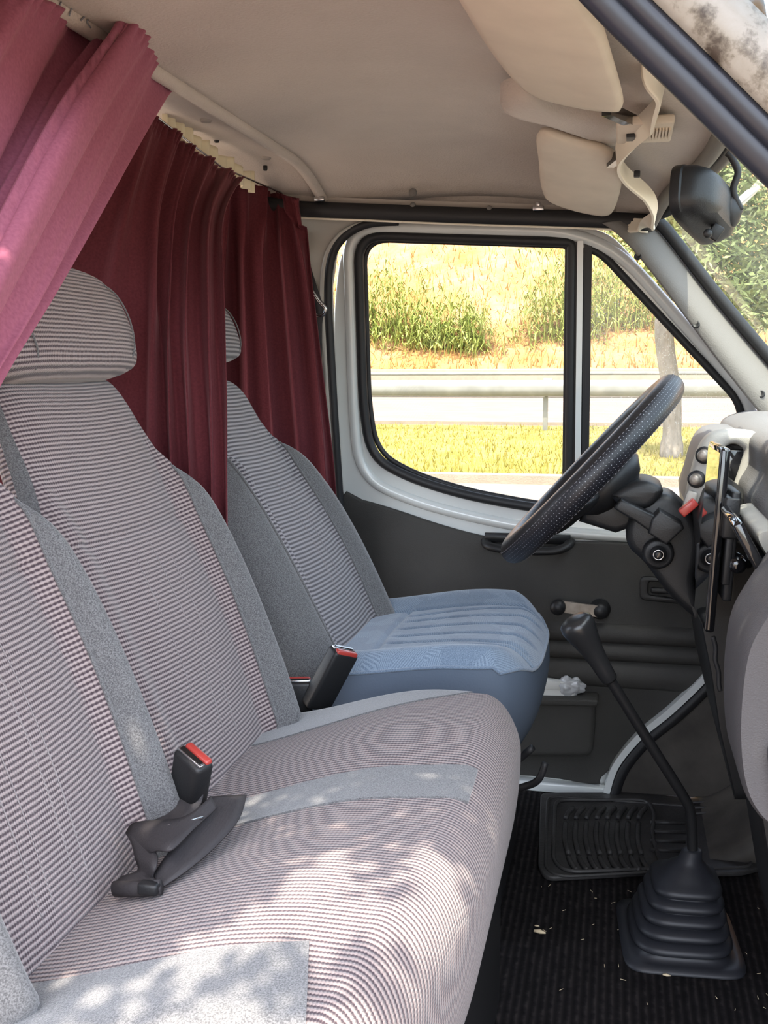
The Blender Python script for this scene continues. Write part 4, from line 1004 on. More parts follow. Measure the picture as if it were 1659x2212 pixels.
# ------------------------------------------------------------------ visors
def visor(name, pz, label, zoff=0.0, arm=None):
    pts = [at(x, y, Z=z) for x, y, z in pz]
    cu = catmull(pts, 5, closed=True)
    c = sum(cu, Vector())/len(cu); bm = bmesh.new(); rings = []
    for (sc, dz) in ((.0, -.013), (.5, -.0125), (.85, -.011), (.96, -.008), (1.0, 0), (.96, .008), (.85, .011), (.5, .0125), (.0, .013)):
        if sc == 0: rings.append([bm.verts.new(c+Vector((0, 0, dz)))]); continue
        rings.append([bm.verts.new(c + (p-c)*sc + Vector((0, 0, dz))) for p in cu])
    n = len(cu)
    for A, B in zip(rings, rings[1:]):
        for i in range(n):
            j = (i+1) % n
            if len(A) == 1: bm.faces.new((A[0], B[i], B[j]))
            elif len(B) == 1: bm.faces.new((A[i], A[j], B[0]))
            else: bm.faces.new((A[i], A[j], B[j], B[i]))
    recalc(bm); t = thing(name, label, 'sun visor', c, 'beige sun visors under the headliner'); put('pad', bm, M['visor'], t)
    return t
v1 = visor('sun_visor', [(930, -160, 1.285), (1000, 5, 1.29), (1085, 135, 1.295), (1150, 196, 1.295), (1240, 222, 1.285), (1320, 232, 1.27), (1347, 220, 1.265), (1325, 130, 1.262), (1298, 50, 1.262), (1240, -40, 1.262), (1160, -170, 1.262)], 'larger beige sun visor at the top, nearest the camera')
v2 = visor('sun_visor', [(1164, 284, 1.30), (1240, 300, 1.29), (1318, 325, 1.28), (1345, 360, 1.268), (1338, 420, 1.255), (1318, 458, 1.245), (1270, 456, 1.25), (1200, 436, 1.262), (1172, 412, 1.275), (1164, 350, 1.29)], 'beige sun visor on the driver side above the quarter window')
for v, a, b in ((v1, (1310, 236), (1366, 262)), (v2, (1318, 352), (1345, 330))):
    bm = bmesh.new(); p = at(*a, Z=1.268); q = at(*b, Z=1.274); tube(bm, [p, q], 1.0, prof=[(-.006, -.0075), (.006, -.0075), (.006, .0075), (-.006, .0075)], up=(0, 0, 1)); put('pivot_clip', bm, M['gloss'], v, smooth=False)
# centre pad of the headliner between the visors
cpz = [at(x, y, Z=1.30) for x, y in [(1080, 235), (1180, 262), (1290, 300), (1335, 312), (1352, 290), (1330, 262), (1220, 240), (1140, 212)]]
cc = sum(cpz, Vector())/len(cpz); cu = catmull(cpz, 5, closed=True); bm = bmesh.new(); rg = [[bm.verts.new(cc + (p-cc)*s + Vector((0, 0, dz))) for p in cu] for s, dz in ((1.0, .03), (1.0, .006), (.94, -.004), (.8, -.008), (.4, -.009))]
for A, B in zip(rg, rg[1:]):
    for i in range(len(cu)): bm.faces.new((A[i], A[(i+1) % len(cu)], B[(i+1) % len(cu)], B[i]))
bm.faces.new(rg[-1]); recalc(bm); struct(put('trim_19', bm, M['liner']), 'rounded headliner pad between the two sun visors', 'trim')
# map light
ml = at(1392, 285, Z=1.268); lt = thing('map_light', 'small beige ribbed map light on the header between the visors', 'light', ml)
bm = bmesh.new(); box(bm, ml+Vector((0, 0, .003)), (.075, .12, .012), bev=.003); put('housing', bm, M['visor'], lt)
bm = bmesh.new()
for k in range(9): box(bm, ml+Vector((.004+.0042*k-.005, -.004, -.0045)), (.0025, .06, .004))
put('ribbed_lens', bm, M['visor'], lt, smooth=False)
bm = bmesh.new(); box(bm, ml+Vector((-.018, .006, -.005)), (.012, .03, .005), bev=.001); put('switch', bm, M['rubber'], lt)
# hanging cream rubber strip
hs_ = [at(x, y, Y=Y) for x, y, Y in [(1412, 120, 1.30), (1412, 168, 1.32), (1425, 205, 1.36), (1400, 262, 1.45), (1352, 308, 1.58), (1334, 345, 1.68), (1352, 380, 1.78), (1395, 418, 1.90), (1413, 450, 1.98), (1408, 478, 2.06), (1385, 487, 2.12), (1330, 486, 2.16), (1200, 482, 2.18)]]
bm = bmesh.new(); pts = catmull(hs_, 8)
pf = []
for k in range(11): pf.append((-.015+.0030*k, .0028 + (.0012 if k % 2 else -.0004)))
pf += [(.015, -.002), (-.015, -.002)]
tube(bm, pts[:-8], 1.0, prof=pf, up=(.35, -1, .1)); recalc(bm)
hst = sharp(put('cream_seal_strip', bm, M['cream']), 60); tag(hst, 'loose cream ribbed rubber strip drooping from the windshield header', 'rubber strip')
bm = bmesh.new(); p = at(1376, 376, Y=1.76); box(bm, p, (.010, .014, .010), bev=.002); put('clip', bm, M['rubber'], hst)

# ------------------------------------------------------------------ rear view mirror
mi = thing('rear_view_mirror', 'black rear view mirror hanging on its arm inside the windshield', 'mirror', at(1515, 450, Y=1.45))
ML_ = Vector((.36, .91, -.20)).normalized(); MN_ = Vector((-.93, .36, -.03)).normalized(); MN_ = (MN_-ML_*MN_.dot(ML_)).normalized(); MU_ = ML_.cross(MN_).normalized()
if MU_.z < 0: MU_ = -MU_
RM_ = Matrix((ML_, MN_, MU_)).transposed(); mc = at(1512, 444, Y=1.49)
def mring(d, s, hl=.082, hz=.036):
    out = []
    for i in range(48):
        a = 2*PI*i/48; ca, sa = math.cos(a), math.sin(a)
        out.append(bm.verts.new(mc + ML_*(hl*s*math.copysign(abs(ca)**.4, ca)) + MU_*(hz*(s if s > .8 else s*1.1)*math.copysign(abs(sa)**.55, sa)) + MN_*d))
    return out
bm = bmesh.new(); rg = [mring(d, q) for d, q in ((.014, .93), (.0145, .985), (.012, 1.0), (.002, 1.0), (0, .97), (-.012, .95), (-.026, .84), (-.034, .62), (-.036, .3))]
for A_, B_ in zip(rg, rg[1:]):
    for i in range(48): bm.faces.new((A_[i], A_[(i+1) % 48], B_[(i+1) % 48], B_[i]))
bm.faces.new(rg[0]); bm.faces.new(rg[-1]); recalc(bm); sharp(put('housing', bm, M['softblack'], mi), 40)
bm = bmesh.new(); rg = [mring(d, q) for d, q in ((.0150, .90), (.0162, .89))]
for i in range(48): bm.faces.new((rg[0][i], rg[0][(i+1) % 48], rg[1][(i+1) % 48], rg[1][i]))
bm.faces.new(rg[0]); bm.faces.new(rg[-1]); recalc(bm); put('mirror_glass', bm, mat('mirror silver', (.8, .8, .8), .02, metal=1), mi, smooth=False)
bm = bmesh.new(); lathe(bm, mc + ML_*.035 - MN_*.030, -MN_, [(.021, 0), (.021, .006), (.016, .010), (.009, .013), (.003, .016)]); put('pivot', bm, M['rubber'], mi)
bm = bmesh.new(); mxp = at(1582, 360, Y=1.50)
tube(bm, catmull([mc + ML_*.035 - MN_*.044, at(1584, 412, Y=1.50), at(1594, 372, Y=1.50), at(1580, 340, Y=1.50), at(1570, 330, Y=1.50)], 5), .0048, 10); put('arm', bm, M['rubber'], mi)
bm = bmesh.new(); p = at(1545, 502, Y=1.47); box(bm, p, (.016, .012, .02), Matrix.Rotation(.6, 3, 'Y'), bev=.002); lathe(bm, at(1528, 506, Y=1.46), (0, -1, 0), [(.005, 0), (.006, .008), (.004, .012)]); put('dimmer_tab', bm, M['softblack'], mi)
# tag on the windshield
def on_ws(px, py):
    p = at(px, py, Y=1.5)
    d = ray(px, py); t = 1.0
    best = None
    for i in range(400):
        P = CAM + d*(.9+i*.004); u = (P.y-.78)/1.46
        if 0 <= u <= 1:
            v = (1.262-P.z)/(1.262-.80); q = ws(u, v); e = P.x-q.x
            if e > 0: best = P; break
    return best or p
tgp = on_ws(1622, 425); tg = thing('toll_tag', 'small white plastic toll tag stuck high on the windshield', 'toll tag', tgp)
bm = bmesh.new(); box(bm, tgp+Vector((-.014, 0, -.006)), (.012, .055, .030), Matrix.Rotation(.85, 3, 'Y'), bev=.003); put('case', bm, mat('white plastic', (.8, .8, .78), .35), tg)
bm = bmesh.new(); box(bm, tgp+Vector((-.005, 0, -.001)), (.006, .06, .036), Matrix.Rotation(.85, 3, 'Y'), bev=.002); put('holder', bm, mat('clear bracket', (.55, .55, .52), .3), tg)
p = on_ws(1545, 345)
bm = bmesh.new(); box(bm, p+Vector((-.004, 0, -.002)), (.003, .10, .055), Matrix.Rotation(.85, 3, 'Y'), bev=.0005); tag(put('windshield_sticker', bm, mat('grey sticker back', (.30, .31, .29), .5)), 'square grey sticker on the windshield above the mirror', 'sticker')

# ------------------------------------------------------------------ steering wheel
WC = Vector((-.048, 1.84, .772)); WR = .190; WN = Vector((-.74, 0, .675)).normalized(); WU = Vector((.675, 0, .74)).normalized(); WS_ = Vector((0, 1, 0))
SW = thing('steering_wheel', 'black steering wheel with perforated stitched leather cover', 'steering wheel', WC)
def perfmat():
    m = mat('perforated leather', (.022, .022, .024), .42, spec=.5); nt = m.node_tree; b = nt.nodes['Principled BSDF']
    uv = N(nt, 'ShaderNodeUVMap'); sp = N(nt, 'ShaderNodeSeparateXYZ'); nt.links.new(uv.outputs[0], sp.inputs[0])
    fx = math_(nt, 'SUBTRACT', math_(nt, 'FRACT', math_(nt, 'MULTIPLY', sp.outputs[0], 1/.0058)), .5); fy = math_(nt, 'SUBTRACT', math_(nt, 'FRACT', math_(nt, 'MULTIPLY', sp.outputs[1], 1/.0058)), .5)
    d = math_(nt, 'SQRT', math_(nt, 'ADD', math_(nt, 'POWER', fx, 2), math_(nt, 'POWER', fy, 2))); dot = math_(nt, 'LESS_THAN', d, .10)
    mx = N(nt, 'ShaderNodeMix', data_type='RGBA'); mx.inputs[6].default_value = (.013, .013, .017, 1); mx.inputs[7].default_value = (.35, .35, .38, 1)
    nt.links.new(dot, mx.inputs[0]); nt.links.new(mx.outputs[2], b.inputs['Base Color']); return m
MP = perfmat(); ML = mat('smooth black leather', (.018, .017, .018), .38, spec=.5, bump=.3, bump_scale=120)
def rim(a0, a1, mm, name, r=.0235):
    bm = bmesh.new(); uvl = bm.loops.layers.uv.verify(); NM = 120; NS = 14; vs = []
    for i in range(NM):
        t = 2*PI*i/NM; c = WC + (WU*math.cos(t)+WS_*math.sin(t))*WR; rad = (c-WC).normalized(); row = []
        for j in range(NS+1):
            a = lerp(a0, a1, j/NS); row.append(bm.verts.new(c + (rad*math.cos(a)*1.08+WN*math.sin(a))*r))
        vs.append(row)
    for i in range(NM):
        i2 = (i+1) % NM
        for j in range(NS):
            f = bm.faces.new((vs[i][j], vs[i][j+1], vs[i2][j+1], vs[i2][j]))
            for lp, (a, b) in zip(f.loops, ((i, j), (i, j+1), (i+1, j+1), (i+1, j))): lp[uvl].uv = (a/NM*2*PI*WR, lerp(a0, a1, b/NS)*r)
    recalc(bm); return put(name, bm, mm, SW)
rim(.55, PI*2-.9-.5, ML, 'rim_front'); rim(-1.4, .55, MP, 'rim_perforated')
bm = bmesh.new()
for a in (.55, -1.4):
    bm = bmesh.new()
    for i in range(150):
        t = 2*PI*i/150; c = WC + (WU*math.cos(t)+WS_*math.sin(t))*WR; rad = (c-WC).normalized(); p = c+(rad*math.cos(a)*1.08+WN*math.sin(a))*.0238; q = 2*PI*(i+.55)/150; c2 = WC + (WU*math.cos(q)+WS_*math.sin(q))*WR; r2 = (c2-WC).normalized()
        tube(bm, [p, c2+(r2*math.cos(a)*1.08+WN*math.sin(a))*.0238], .0007, 4)
    put('stitching', bm, mat('grey thread 2', (.16, .15, .16), .7), SW)
bm = bmesh.new(); HC = WC - WN*.035
lathe(bm, HC - WN*.025, WN, [(.045, -.01), (.060, 0), (.075, .02), (.070, .036), (.05, .045), (.01, .048)], 32); put('hub', bm, M['softblack'], SW)
for a in (PI*.5+.5, -PI*.5-.5, PI-.35, PI+.35):
    bm = bmesh.new(); d = WU*math.cos(a)+WS_*math.sin(a); s = d.cross(WN)
    tube(bm, catmull([HC+d*.05, HC+d*.10+WN*.004, WC+d*.15-WN*.012, WC+d*(WR-.002)-WN*.004], 5), 1.0, prof=[(.024*math.cos(k*PI/6), .010*math.sin(k*PI/6)) for k in range(12)], up=tuple(WN)); put('spoke', bm, M['softblack'], SW)

# steering column
SC = thing('steering_column', 'black steering column shroud with ignition lock behind the wheel', 'steering column', at(1430, 1150, Y=1.84))
def extr(px, Ya, Yb, bev, m, name, par, taper=1.0, sh=40):
    """outline traced at the near face, a real solid from Ya to Yb"""
    P = [at(x, y, Y=Ya) for x, y in px]
    bm = slab([[(p.x, p.z) for p in P]], lambda a, b, d: Vector((a, (Ya+Yb)/2 - d, b)), abs(Yb-Ya), bev)
    return sharp(put(name, bm, m, par), sh)
cl = [(v.x, v.y) for v in catmull([(x, y, 0) for x, y in [(1352, 1150), (1368, 1105), (1400, 1078), (1440, 1068), (1470, 1085), (1498, 1120), (1512, 1165), (1508, 1215), (1500, 1260), (1520, 1340), (1490, 1328), (1440, 1280), (1395, 1220), (1360, 1185)]], 4, closed=True)]
extr(cl, 1.78, 1.90, .014, M['softblack'], 'lower_shroud', SC)
cu_ = [(v.x, v.y) for v in catmull([(x, y, 0) for x, y in [(1318, 1070), (1360, 1045), (1392, 1040), (1420, 1048), (1433, 1062), (1418, 1085), (1395, 1100), (1350, 1098)]], 4, closed=True)]
extr(cu_, 1.77, 1.91, .012, M['softblack'], 'upper_shroud', SC)
extr([(1300, 1052), (1330, 1072), (1372, 1098), (1372, 1138), (1330, 1153), (1250, 1128), (1262, 1090)], 1.80, 1.88, .012, M['softblack'], 'column_neck', SC)
extr([(1326, 1098), (1342, 1079), (1368, 1092), (1420, 1118), (1405, 1150), (1370, 1125), (1340, 1108)], 1.74, 1.78, .004, M['softblack'], 'stalk_lever', SC)
extr([(1408, 1122), (1425, 1104), (1472, 1130), (1478, 1142), (1440, 1178), (1400, 1152)], 1.73, 1.78, .004, M['softblack'], 'stalk_housing', SC)
lk = at(1422, 1197, Y=1.765)
bm = bmesh.new(); lathe(bm, lk+Vector((0, .02, 0)), (0, -1, 0), [(.026, 0), (.026, .015), (.020, .022), (.014, .018), (.014, .02)], 28); put('lock_surround', bm, M['softblack'], SC)
def keylock(p, par, name='ignition_lock', r=.0095):
    bm = bmesh.new(); lathe(bm, p+Vector((0, .004, 0)), (0, -1, 0), [(r, 0), (r, .008), (r*.86, .0095), (r*.72, .0085), (r*.70, .004)], 28); L_ = put(name, bm, M['steel'], par)
    bm = bmesh.new(); lathe(bm, p+Vector((0, .002, 0)), (0, -1, 0), [(r*.70, 0), (r*.70, .0082), (r*.3, .0086)], 20); put('lock_core', bm, M['softblack'], L_)
    bm = bmesh.new(); box(bm, p+Vector((0, -.0068, 0)), (r*.25, .001, r*.9), Matrix.Rotation(.4, 3, 'Y')); put('key_slot', bm, M['gloss'], L_, smooth=False)
keylock(lk+Vector((0, -.004, 0)), SC)
bm = bmesh.new(); sa = at(1395, 1075, Y=1.98); sb = at(1334, 1032, Y=2.06)
tube(bm, [sa, sa.lerp(sb, .8), sb], [.006, .008, .010], 10); put('stalk', bm, M['softblack'], SC)

# ------------------------------------------------------------------ dashboard
DB = thing('dashboard', 'grey grained dashboard with instrument hood and curved lower body at right edge', 'dashboard', (.30, 1.5, .3))
def profsweep(name, prof, Ya, Yb, m, par, ny=24, capr=.02, yfun=None, sh=40):
    """closed XZ profile swept from Ya to Yb with slightly rounded ends"""
    bm = bmesh.new(); rings = []; c = Vector((sum(p[0] for p in prof)/len(prof), sum(p[1] for p in prof)/len(prof)))
    ts = [0, .15, .4, 1]
    steps = [(Ya + capr*t, 1-.06*(1-t)**2) for t in ts] + [(lerp(Ya+capr, Yb-capr, i/ny), 1) for i in range(1, ny)] + [(Yb-capr*(t), 1-.06*(1-t)**2) for t in reversed(ts)]
    for y, s in steps:
        dx = yfun(y) if yfun else 0
        rings.append([bm.verts.new(Vector((c.x+(p[0]-c.x)*s+dx, y, c.y+(p[1]-c.y)*s))) for p in prof])
    n = len(prof)
    for A_, B_ in zip(rings, rings[1:]):
        for i in range(n): bm.faces.new((A_[i], A_[(i+1) % n], B_[(i+1) % n], B_[i]))
    bm.faces.new(rings[0]); bm.faces.new(rings[-1]); recalc(bm); return sharp(put(name, bm, m, par), sh)
def cprof(pts, n=5): return [(v.x, v.y) for v in catmull([(a, b, 0) for a, b in pts], n, closed=True)]
# near lower body (passenger side knee bolster)
nb = cprof([(at(x, y, Y=1.26).x, at(x, y, Y=1.26).z) for x, y in [(1659, 1190), (1610, 1262), (1580, 1320), (1566, 1400), (1562, 1500), (1572, 1590), (1600, 1650), (1650, 1690), (1720, 1720), (1800, 1700), (1850, 1500), (1850, 1200), (1800, 1080), (1720, 1110)]])
profsweep('passenger_body', nb, 1.10, 1.28, M['dashlow'], DB, capr=.03)
gbx = cprof([(at(x, y, Y=1.22).x, at(x, y, Y=1.22).z) for x, y in [(1628, 1530), (1636, 1600), (1655, 1680), (1700, 1720), (1740, 1700), (1740, 1560), (1680, 1500)]])
profsweep('glove_box_lid', gbx, 1.085, 1.25, M['dashlow'], DB, capr=.02)
# upper dash top, sunlit, behind it
ut = cprof([(.205, .845), (.20, .80), (.185, .76), (.215, .72), (.40, .70), (.52, .76), (.52, .80), (.40, .835), (.28, .862)])
profsweep('dash_top', ut, .98, 2.24, M['dash'], DB, capr=.02)
# vent shelf bulge
vb = cprof([(at(x, y, Y=1.52).x, at(x, y, Y=1.52).z) for x, y in [(1592, 1110), (1610, 1092), (1650, 1095), (1720, 1130), (1740, 1200), (1680, 1200), (1640, 1180)]])
profsweep('vent_shelf', vb, 1.30, 1.55, M['dashlight'], DB)
# centre stack (dark)
csx = [(at(x, y, Y=1.64).x, at(x, y, Y=1.64).z) for x, y in [(1588, 1120), (1640, 1185), (1640, 1300), (1600, 1400), (1585, 1560), (1640, 1900), (1760, 1900), (1760, 1120)]]
profsweep('centre_stack', csx, 1.36, 1.66, M['softblack'], DB, capr=.01, sh=25)
# side fascia of the driver part, runs down behind the tablet
fs = [(at(x, y, Y=1.70).x, at(x, y, Y=1.70).z) for x, y in [(1502, 1110), (1512, 1240), (1508, 1330), (1530, 1440), (1548, 1560), (1580, 1700), (1660, 1700), (1660, 1100), (1560, 1020), (1520, 1060)]]
profsweep('driver_fascia', fs, 1.64, 2.22, M['softblack'], DB, capr=.01, sh=25)
keylock(at(1523, 1208, Y=1.60), DB, 'fascia_lock', .009)
bm = bmesh.new(); box(bm, at(1523, 1215, Y=1.615), (.028, .02, .06), bev=.006); put('lock_plate', bm, M['softblack'], DB)
# instrument hood: arch shaped, open towards the driver
hp_ = [(1478, 1090), (1490, 1045), (1508, 985), (1524, 950), (1548, 934), (1590, 930), (1640, 940), (1690, 975), (1700, 1090)]
ho = [(at(x, y, Y=1.72).x, at(x, y, Y=1.72).z) for x, y in [(1478, 1100), (1490, 1045), (1506, 985), (1524, 950), (1550, 934), (1600, 930), (1660, 942), (1740, 985), (1740, 1110)]]
hi_ = [(at(x, y, Y=1.72).x, at(x, y, Y=1.72).z) for x, y in [(1530, 1095), (1548, 1010), (1560, 975), (1580, 960), (1600, 965), (1606, 985), (1570, 1080)]]
bm = slab([[(v.x, v.y) for v in catmull([(a, b, 0) for a, b in ho], 4)], [(v.x, v.y) for v in catmull([(a, b, 0) for a, b in hi_], 4, closed=True)]], lambda a, b, d: Vector((a, 1.75-d, b)), .06, .010)
sharp(put('hood_bezel', bm, M['dashlight'], DB), 50)
bm = slab([[(v.x, v.y) for v in catmull([(a, b, 0) for a, b in [(q[0]+.012, q[1]-.010) for q in ho]], 4)]], lambda a, b, d: Vector((a, 1.95-d, b)), .36, .02)
sharp(put('instrument_hood', bm, M['dash'], DB), 50)
bm = bmesh.new(); box(bm, at(1582, 1010, Y=1.735), (.045, .01, .06), bev=.004); put('hood_recess', bm, M['gloss'], DB)
for px, py in ((1523, 984), (1506, 1036)):
    p = at(px, py, Y=1.712); bm = bmesh.new(); lathe(bm, p+Vector((0, .008, 0)), (-.35, -1, 0), [(.0115, 0), (.0115, .004), (.0085, .006), (.0085, .014), (.0065, .017), (.002, .0172)], 22); kb_ = put('knob', bm, M['alu'], DB)
    bm = bmesh.new(); lathe(bm, p+Vector((0, .0085, 0)), (-.35, -1, 0), [(.014, 0), (.014, .004), (.0125, .0055)], 22); put('knob_ring', bm, M['softblack'], kb_)
bm = bmesh.new(); box(bm, at(1492, 1078, Y=1.712), (.016, .008, .026), Matrix.Rotation(.3, 3, 'Y'), bev=.004); put('rocker_switch', bm, M['dashlight'], DB)
bm = bmesh.new(); box(bm, at(1487, 1096, Y=1.70), (.030, .02, .014), Matrix.Rotation(-.75, 3, 'Y'), bev=.002); put('hazard_button', bm, M['red'], DB)
# radio face
bm = bmesh.new(); box(bm, at(1608, 1168, Y=1.34), (.012, .16, .075), Matrix.Rotation(-.5, 3, 'Y'), bev=.003)
tag(put('car_radio', bm, M['gloss']), 'gloss black car radio front edge beside the tablet mount', 'radio')

# tablet on its mount
TB = thing('tablet', 'tall black tablet seen edge on in front of the dashboard, screen towards the seats', 'tablet', at(1530, 1365, Y=1.45))
t0 = at(1568, 968, Y=1.45); b0 = at(1532, 1366, Y=1.45); up_ = (t0-b0); H_ = up_.length; upn = up_.normalized(); yv = Vector((-.04, 1, 0)); yv = (yv-upn*yv.dot(upn)).normalized(); nx = yv.cross(upn).normalized()
Rm = Matrix((nx, yv, upn)).transposed()
bm = bmesh.new(); box(bm, (t0+b0)/2 + yv*.064, (.013, .135, H_), Rm, bev=.0042, seg=3); put('body', bm, M['gloss'], TB)
scr = bmesh.new(); box(scr, (t0+b0)/2 + yv*.064 - nx*.0066*(1 if nx.x > 0 else -1), (.0008, .126, H_-.014), Rm); put('screen', scr, mat('screen glass', (.01, .01, .012), .02, spec=1.0, coat=1.0), TB, smooth=False)
MT = thing('tablet_mount', 'black plastic bracket holding the tablet to the dashboard', 'mount', at(1600, 1230, Y=1.5))
bm = bmesh.new(); box(bm, at(1571, 1170, Y=1.49), (.012, .09, .15), Rm, bev=.003); put('cradle', bm, M['softblack'], MT)
bm = bmesh.new(); box(bm, at(1575, 1115, Y=1.46), (.020, .05, .055), Rm, bev=.003); box(bm, at(1584, 1128, Y=1.46), (.014, .03, .020), Rm, bev=.002); put('clamp_jaw', bm, M['softblack'], MT)
bm = bmesh.new(); box(bm, at(1572, 1195, Y=1.455), (.010, .022, .085), Rm, bev=.002); put('side_grip', bm, M['softblack'], MT)
bm = bmesh.new(); tube(bm, [at(1578, 1205, Y=1.48), at(1592, 1205, Y=1.46), at(1618, 1215, Y=1.44)], .0085, 12); lathe(bm, at(1592, 1218, Y=1.44), (0, -1, 0), [(.010, 0), (.011, .012), (.006, .016)], 16); put('arm', bm, M['gloss'], MT)
# small toggle switches and cable below the tablet
cbp = catmull([at(x, y, Y=1.56) for x, y in [(1540, 1375), (1546, 1400), (1545, 1425), (1552, 1450), (1553, 1478), (1556, 1492)]], 4)
bm = bmesh.new(); tube(bm, cbp, .0035, 8); tag(put('cable', bm, M['rubber']), 'short black cable hanging below the tablet', 'cable')
# ------------------------------------------------------------------ gear lever
GL = thing('gear_lever', 'long black gear lever with tall grip and bellows boot on the floor', 'gear lever', at(1460, 2030, Z=0))
gy = 1.66
k0 = at(1238, 1335, Y=1.60); k1 = at(1318, 1470, Y=1.62); r1 = at(1476, 1720, Y=1.68); r2 = at(1492, 1760, Y=1.69); r3 = at(1496, 1835, Y=1.70)
bm = bmesh.new(); tube(bm, catmull([k1.lerp(k0, .25), k1.lerp(r1, .5), r1, r2, r3, r3+Vector((0, 0, -.05))], 8), .0085, 14); put('shaft', bm, M['gloss'] if False else M['softblack'], GL)
bm = bmesh.new(); gp = [k0.lerp(k1, t) for t in [0, .02, .06, .12, .22, .35, .5, .68, .85, .97, 1]]
tube(bm, gp, [.010, .020, .0265, .0275, .0255, .0215, .0175, .0150, .0138, .0132, .0115], 20); put('grip', bm, M['softblack'] if False else mat('worn grip', (.02, .02, .021), .28, spec=.6), GL)
bm = bmesh.new()
def rr_ring(c, hx_, hy_, z, n=40, rot=.08, e=.42):
    out = []
    for i in range(n):
        a = 2*PI*i/n; x = hx_*math.copysign(abs(math.cos(a))**e, math.cos(a)); y = hy_*math.copysign(abs(math.sin(a))**e, math.sin(a))
        out.append(Vector((c.x + x*math.cos(rot)-y*math.sin(rot), c.y + x*math.sin(rot)+y*math.cos(rot), z)))
    return out
bc = at(1462, 2010, Z=0.0); bc.y = 1.70; btop = r3
prof_b = []   # (scale x, scale y, z)
prof_b += [(.096, .115, .001, .3), (.096, .115, .006, .3), (.086, .10, .008, .35)]
zz = .012; sx = .082
for k in range(5):
    s0 = lerp(.082, .056, k/4); z0_ = .012+.021*k
    prof_b += [(s0*.80, s0*.92, z0_, .55), (s0*.97, s0*1.08, z0_+.004, .55), (s0*1.0, s0*1.12, z0_+.010, .55), (s0*.93, s0*1.05, z0_+.016, .55), (s0*.80, s0*.90, z0_+.0195, .6)]
prof_b += [(.040, .044, .122, .8), (.026, .028, .136, 1), (.020, .020, .142, 1), (.016, .016, .158, 1), (.012, .012, .160, 1)]
rgs = []
for (a, b, z, e) in prof_b:
    t = z/.16; c = Vector((lerp(bc.x, btop.x, t*t*.9+.1*t), lerp(bc.y, btop.y, t), 0)); rgs.append([bm.verts.new(p) for p in rr_ring(c, a, b, z, e=e)])
for A_, B_ in zip(rgs, rgs[1:]):
    for i in range(40): bm.faces.new((A_[i], A_[(i+1) % 40], B_[(i+1) % 40], B_[i]))
bm.faces.new(rgs[-1]); recalc(bm); put('boot', bm, mat('boot rubber', (.017, .018, .023), .48, spec=.5), GL)

# floor mat with curved louvres
mo = [at(x, y, Z=.012) for x, y in [(1168, 1712), (1390, 1712), (1575, 1735), (1655, 1870), (1600, 1885), (1390, 1884), (1180, 1896), (1162, 1870)]]
FM = thing('rubber_floor_mat', 'black rubber floor mat with curved ribs under the pedals', 'floor mat', mo[0])
loop = roundpoly([(p.x, p.y, .02) for p in mo]); bm = slab([loop], lambda a, b, d: Vector((a, b, .008-d)), .010, .003); sharp(put('mat_base', bm, M['matrub'], FM), 40)
bm = bmesh.new(); tube(bm, [Vector((q[0], q[1], .016)) for q in roundpoly([(p.x*1, p.y, .03) for p in [at(x, y, Z=.016) for x, y in [(1200, 1728), (1400, 1728), (1415, 1760), (1408, 1800), (1430, 1876), (1225, 1884), (1195, 1860)]]])], .004, 8, closed=True)
tube(bm, [Vector((q[0], q[1], .014)) for q in roundpoly([(p.x*1, p.y, .03) for p in [at(x, y, Z=.016) for x, y in [(1183, 1718), (1560, 1745), (1630, 1870), (1210, 1892), (1178, 1875)]]])], .003, 8, closed=True); put('mat_rim', bm, M['matrub'], FM)
mb = bmesh.new()
for k in range(8):
    x_ = 1222 + 22.5*k
    for (ya, yb, dx) in ((1745, 1768, -12), (1778, 1845, 0), (1852, 1880, 14)):
        a = at(x_ + (10 if ya == 1745 else 0)+k*0, ya, Z=.016); b = at(x_+dx*-.5+(4 if ya > 1800 else 0)+6, yb, Z=.016); m_ = at(x_-2 + dx*.0, (ya+yb)/2, Z=.017)
        if ya == 1852: a = at(x_+6, ya, Z=.016); m_ = at(x_+13, (ya+yb)/2, Z=.017); b = at(x_+24, yb, Z=.016)
        if ya == 1745: a = at(x_+16, ya, Z=.016); m_ = at(x_+5, (ya+yb)/2, Z=.017); b = at(x_, yb, Z=.016)
        tube(mb, catmull([a, m_, b], 4), .0052, 8)
put('louvre_ribs', mb, M['matrub'], FM)
mb = bmesh.new()
for k in range(4): tube(mb, [at(1405, 1776+20*k, Z=.015), at(1480, 1778+20*k, Z=.015)], .0045, 8)
for k in range(3): tube(mb, [at(1480, 1735+12*k, Z=.015), at(1590, 1728+12*k, Z=.015)], .003, 8)
put('cross_ribs', mb, M['matrub'], FM)

# crumbs on the carpet
mcr = mat('dry leaf bits', (.55, .45, .30), .8)
for i, (px, py, s) in enumerate(((1166, 2012, .010), (1160, 2000, .004), (1440, 2106, .006))):
    p = at(px, py, Z=.006); bm = bmesh.new(); tube(bm, [p-Vector((s, 0, 0)), p, p+Vector((s, -s*.5, .001))], [s*.2, s*.4, s*.12], 6)
    tag(put('leaf_crumb', bm, mcr), ['pale dry leaf sliver, largest crumb on the black carpet', 'tiny pale fleck just behind the leaf sliver on the carpet', 'small pale crumb on the carpet in front of the gear boot'][i], 'crumb', 'crumbs on the carpet')
bm = bmesh.new()
for i in range(70):
    p = Vector((random.uniform(-.12, .32), random.uniform(1.35, 2.15), .004)); a = random.uniform(0, PI); L_ = random.uniform(.0008, .005); d = Vector((math.cos(a), math.sin(a), 0))*L_
    tube(bm, [p-d, p+d], .0005, 4)
tag(put('carpet_lint', bm, mcr), 'scattered pale lint and dust specks on the black carpet', 'lint', kind='stuff')

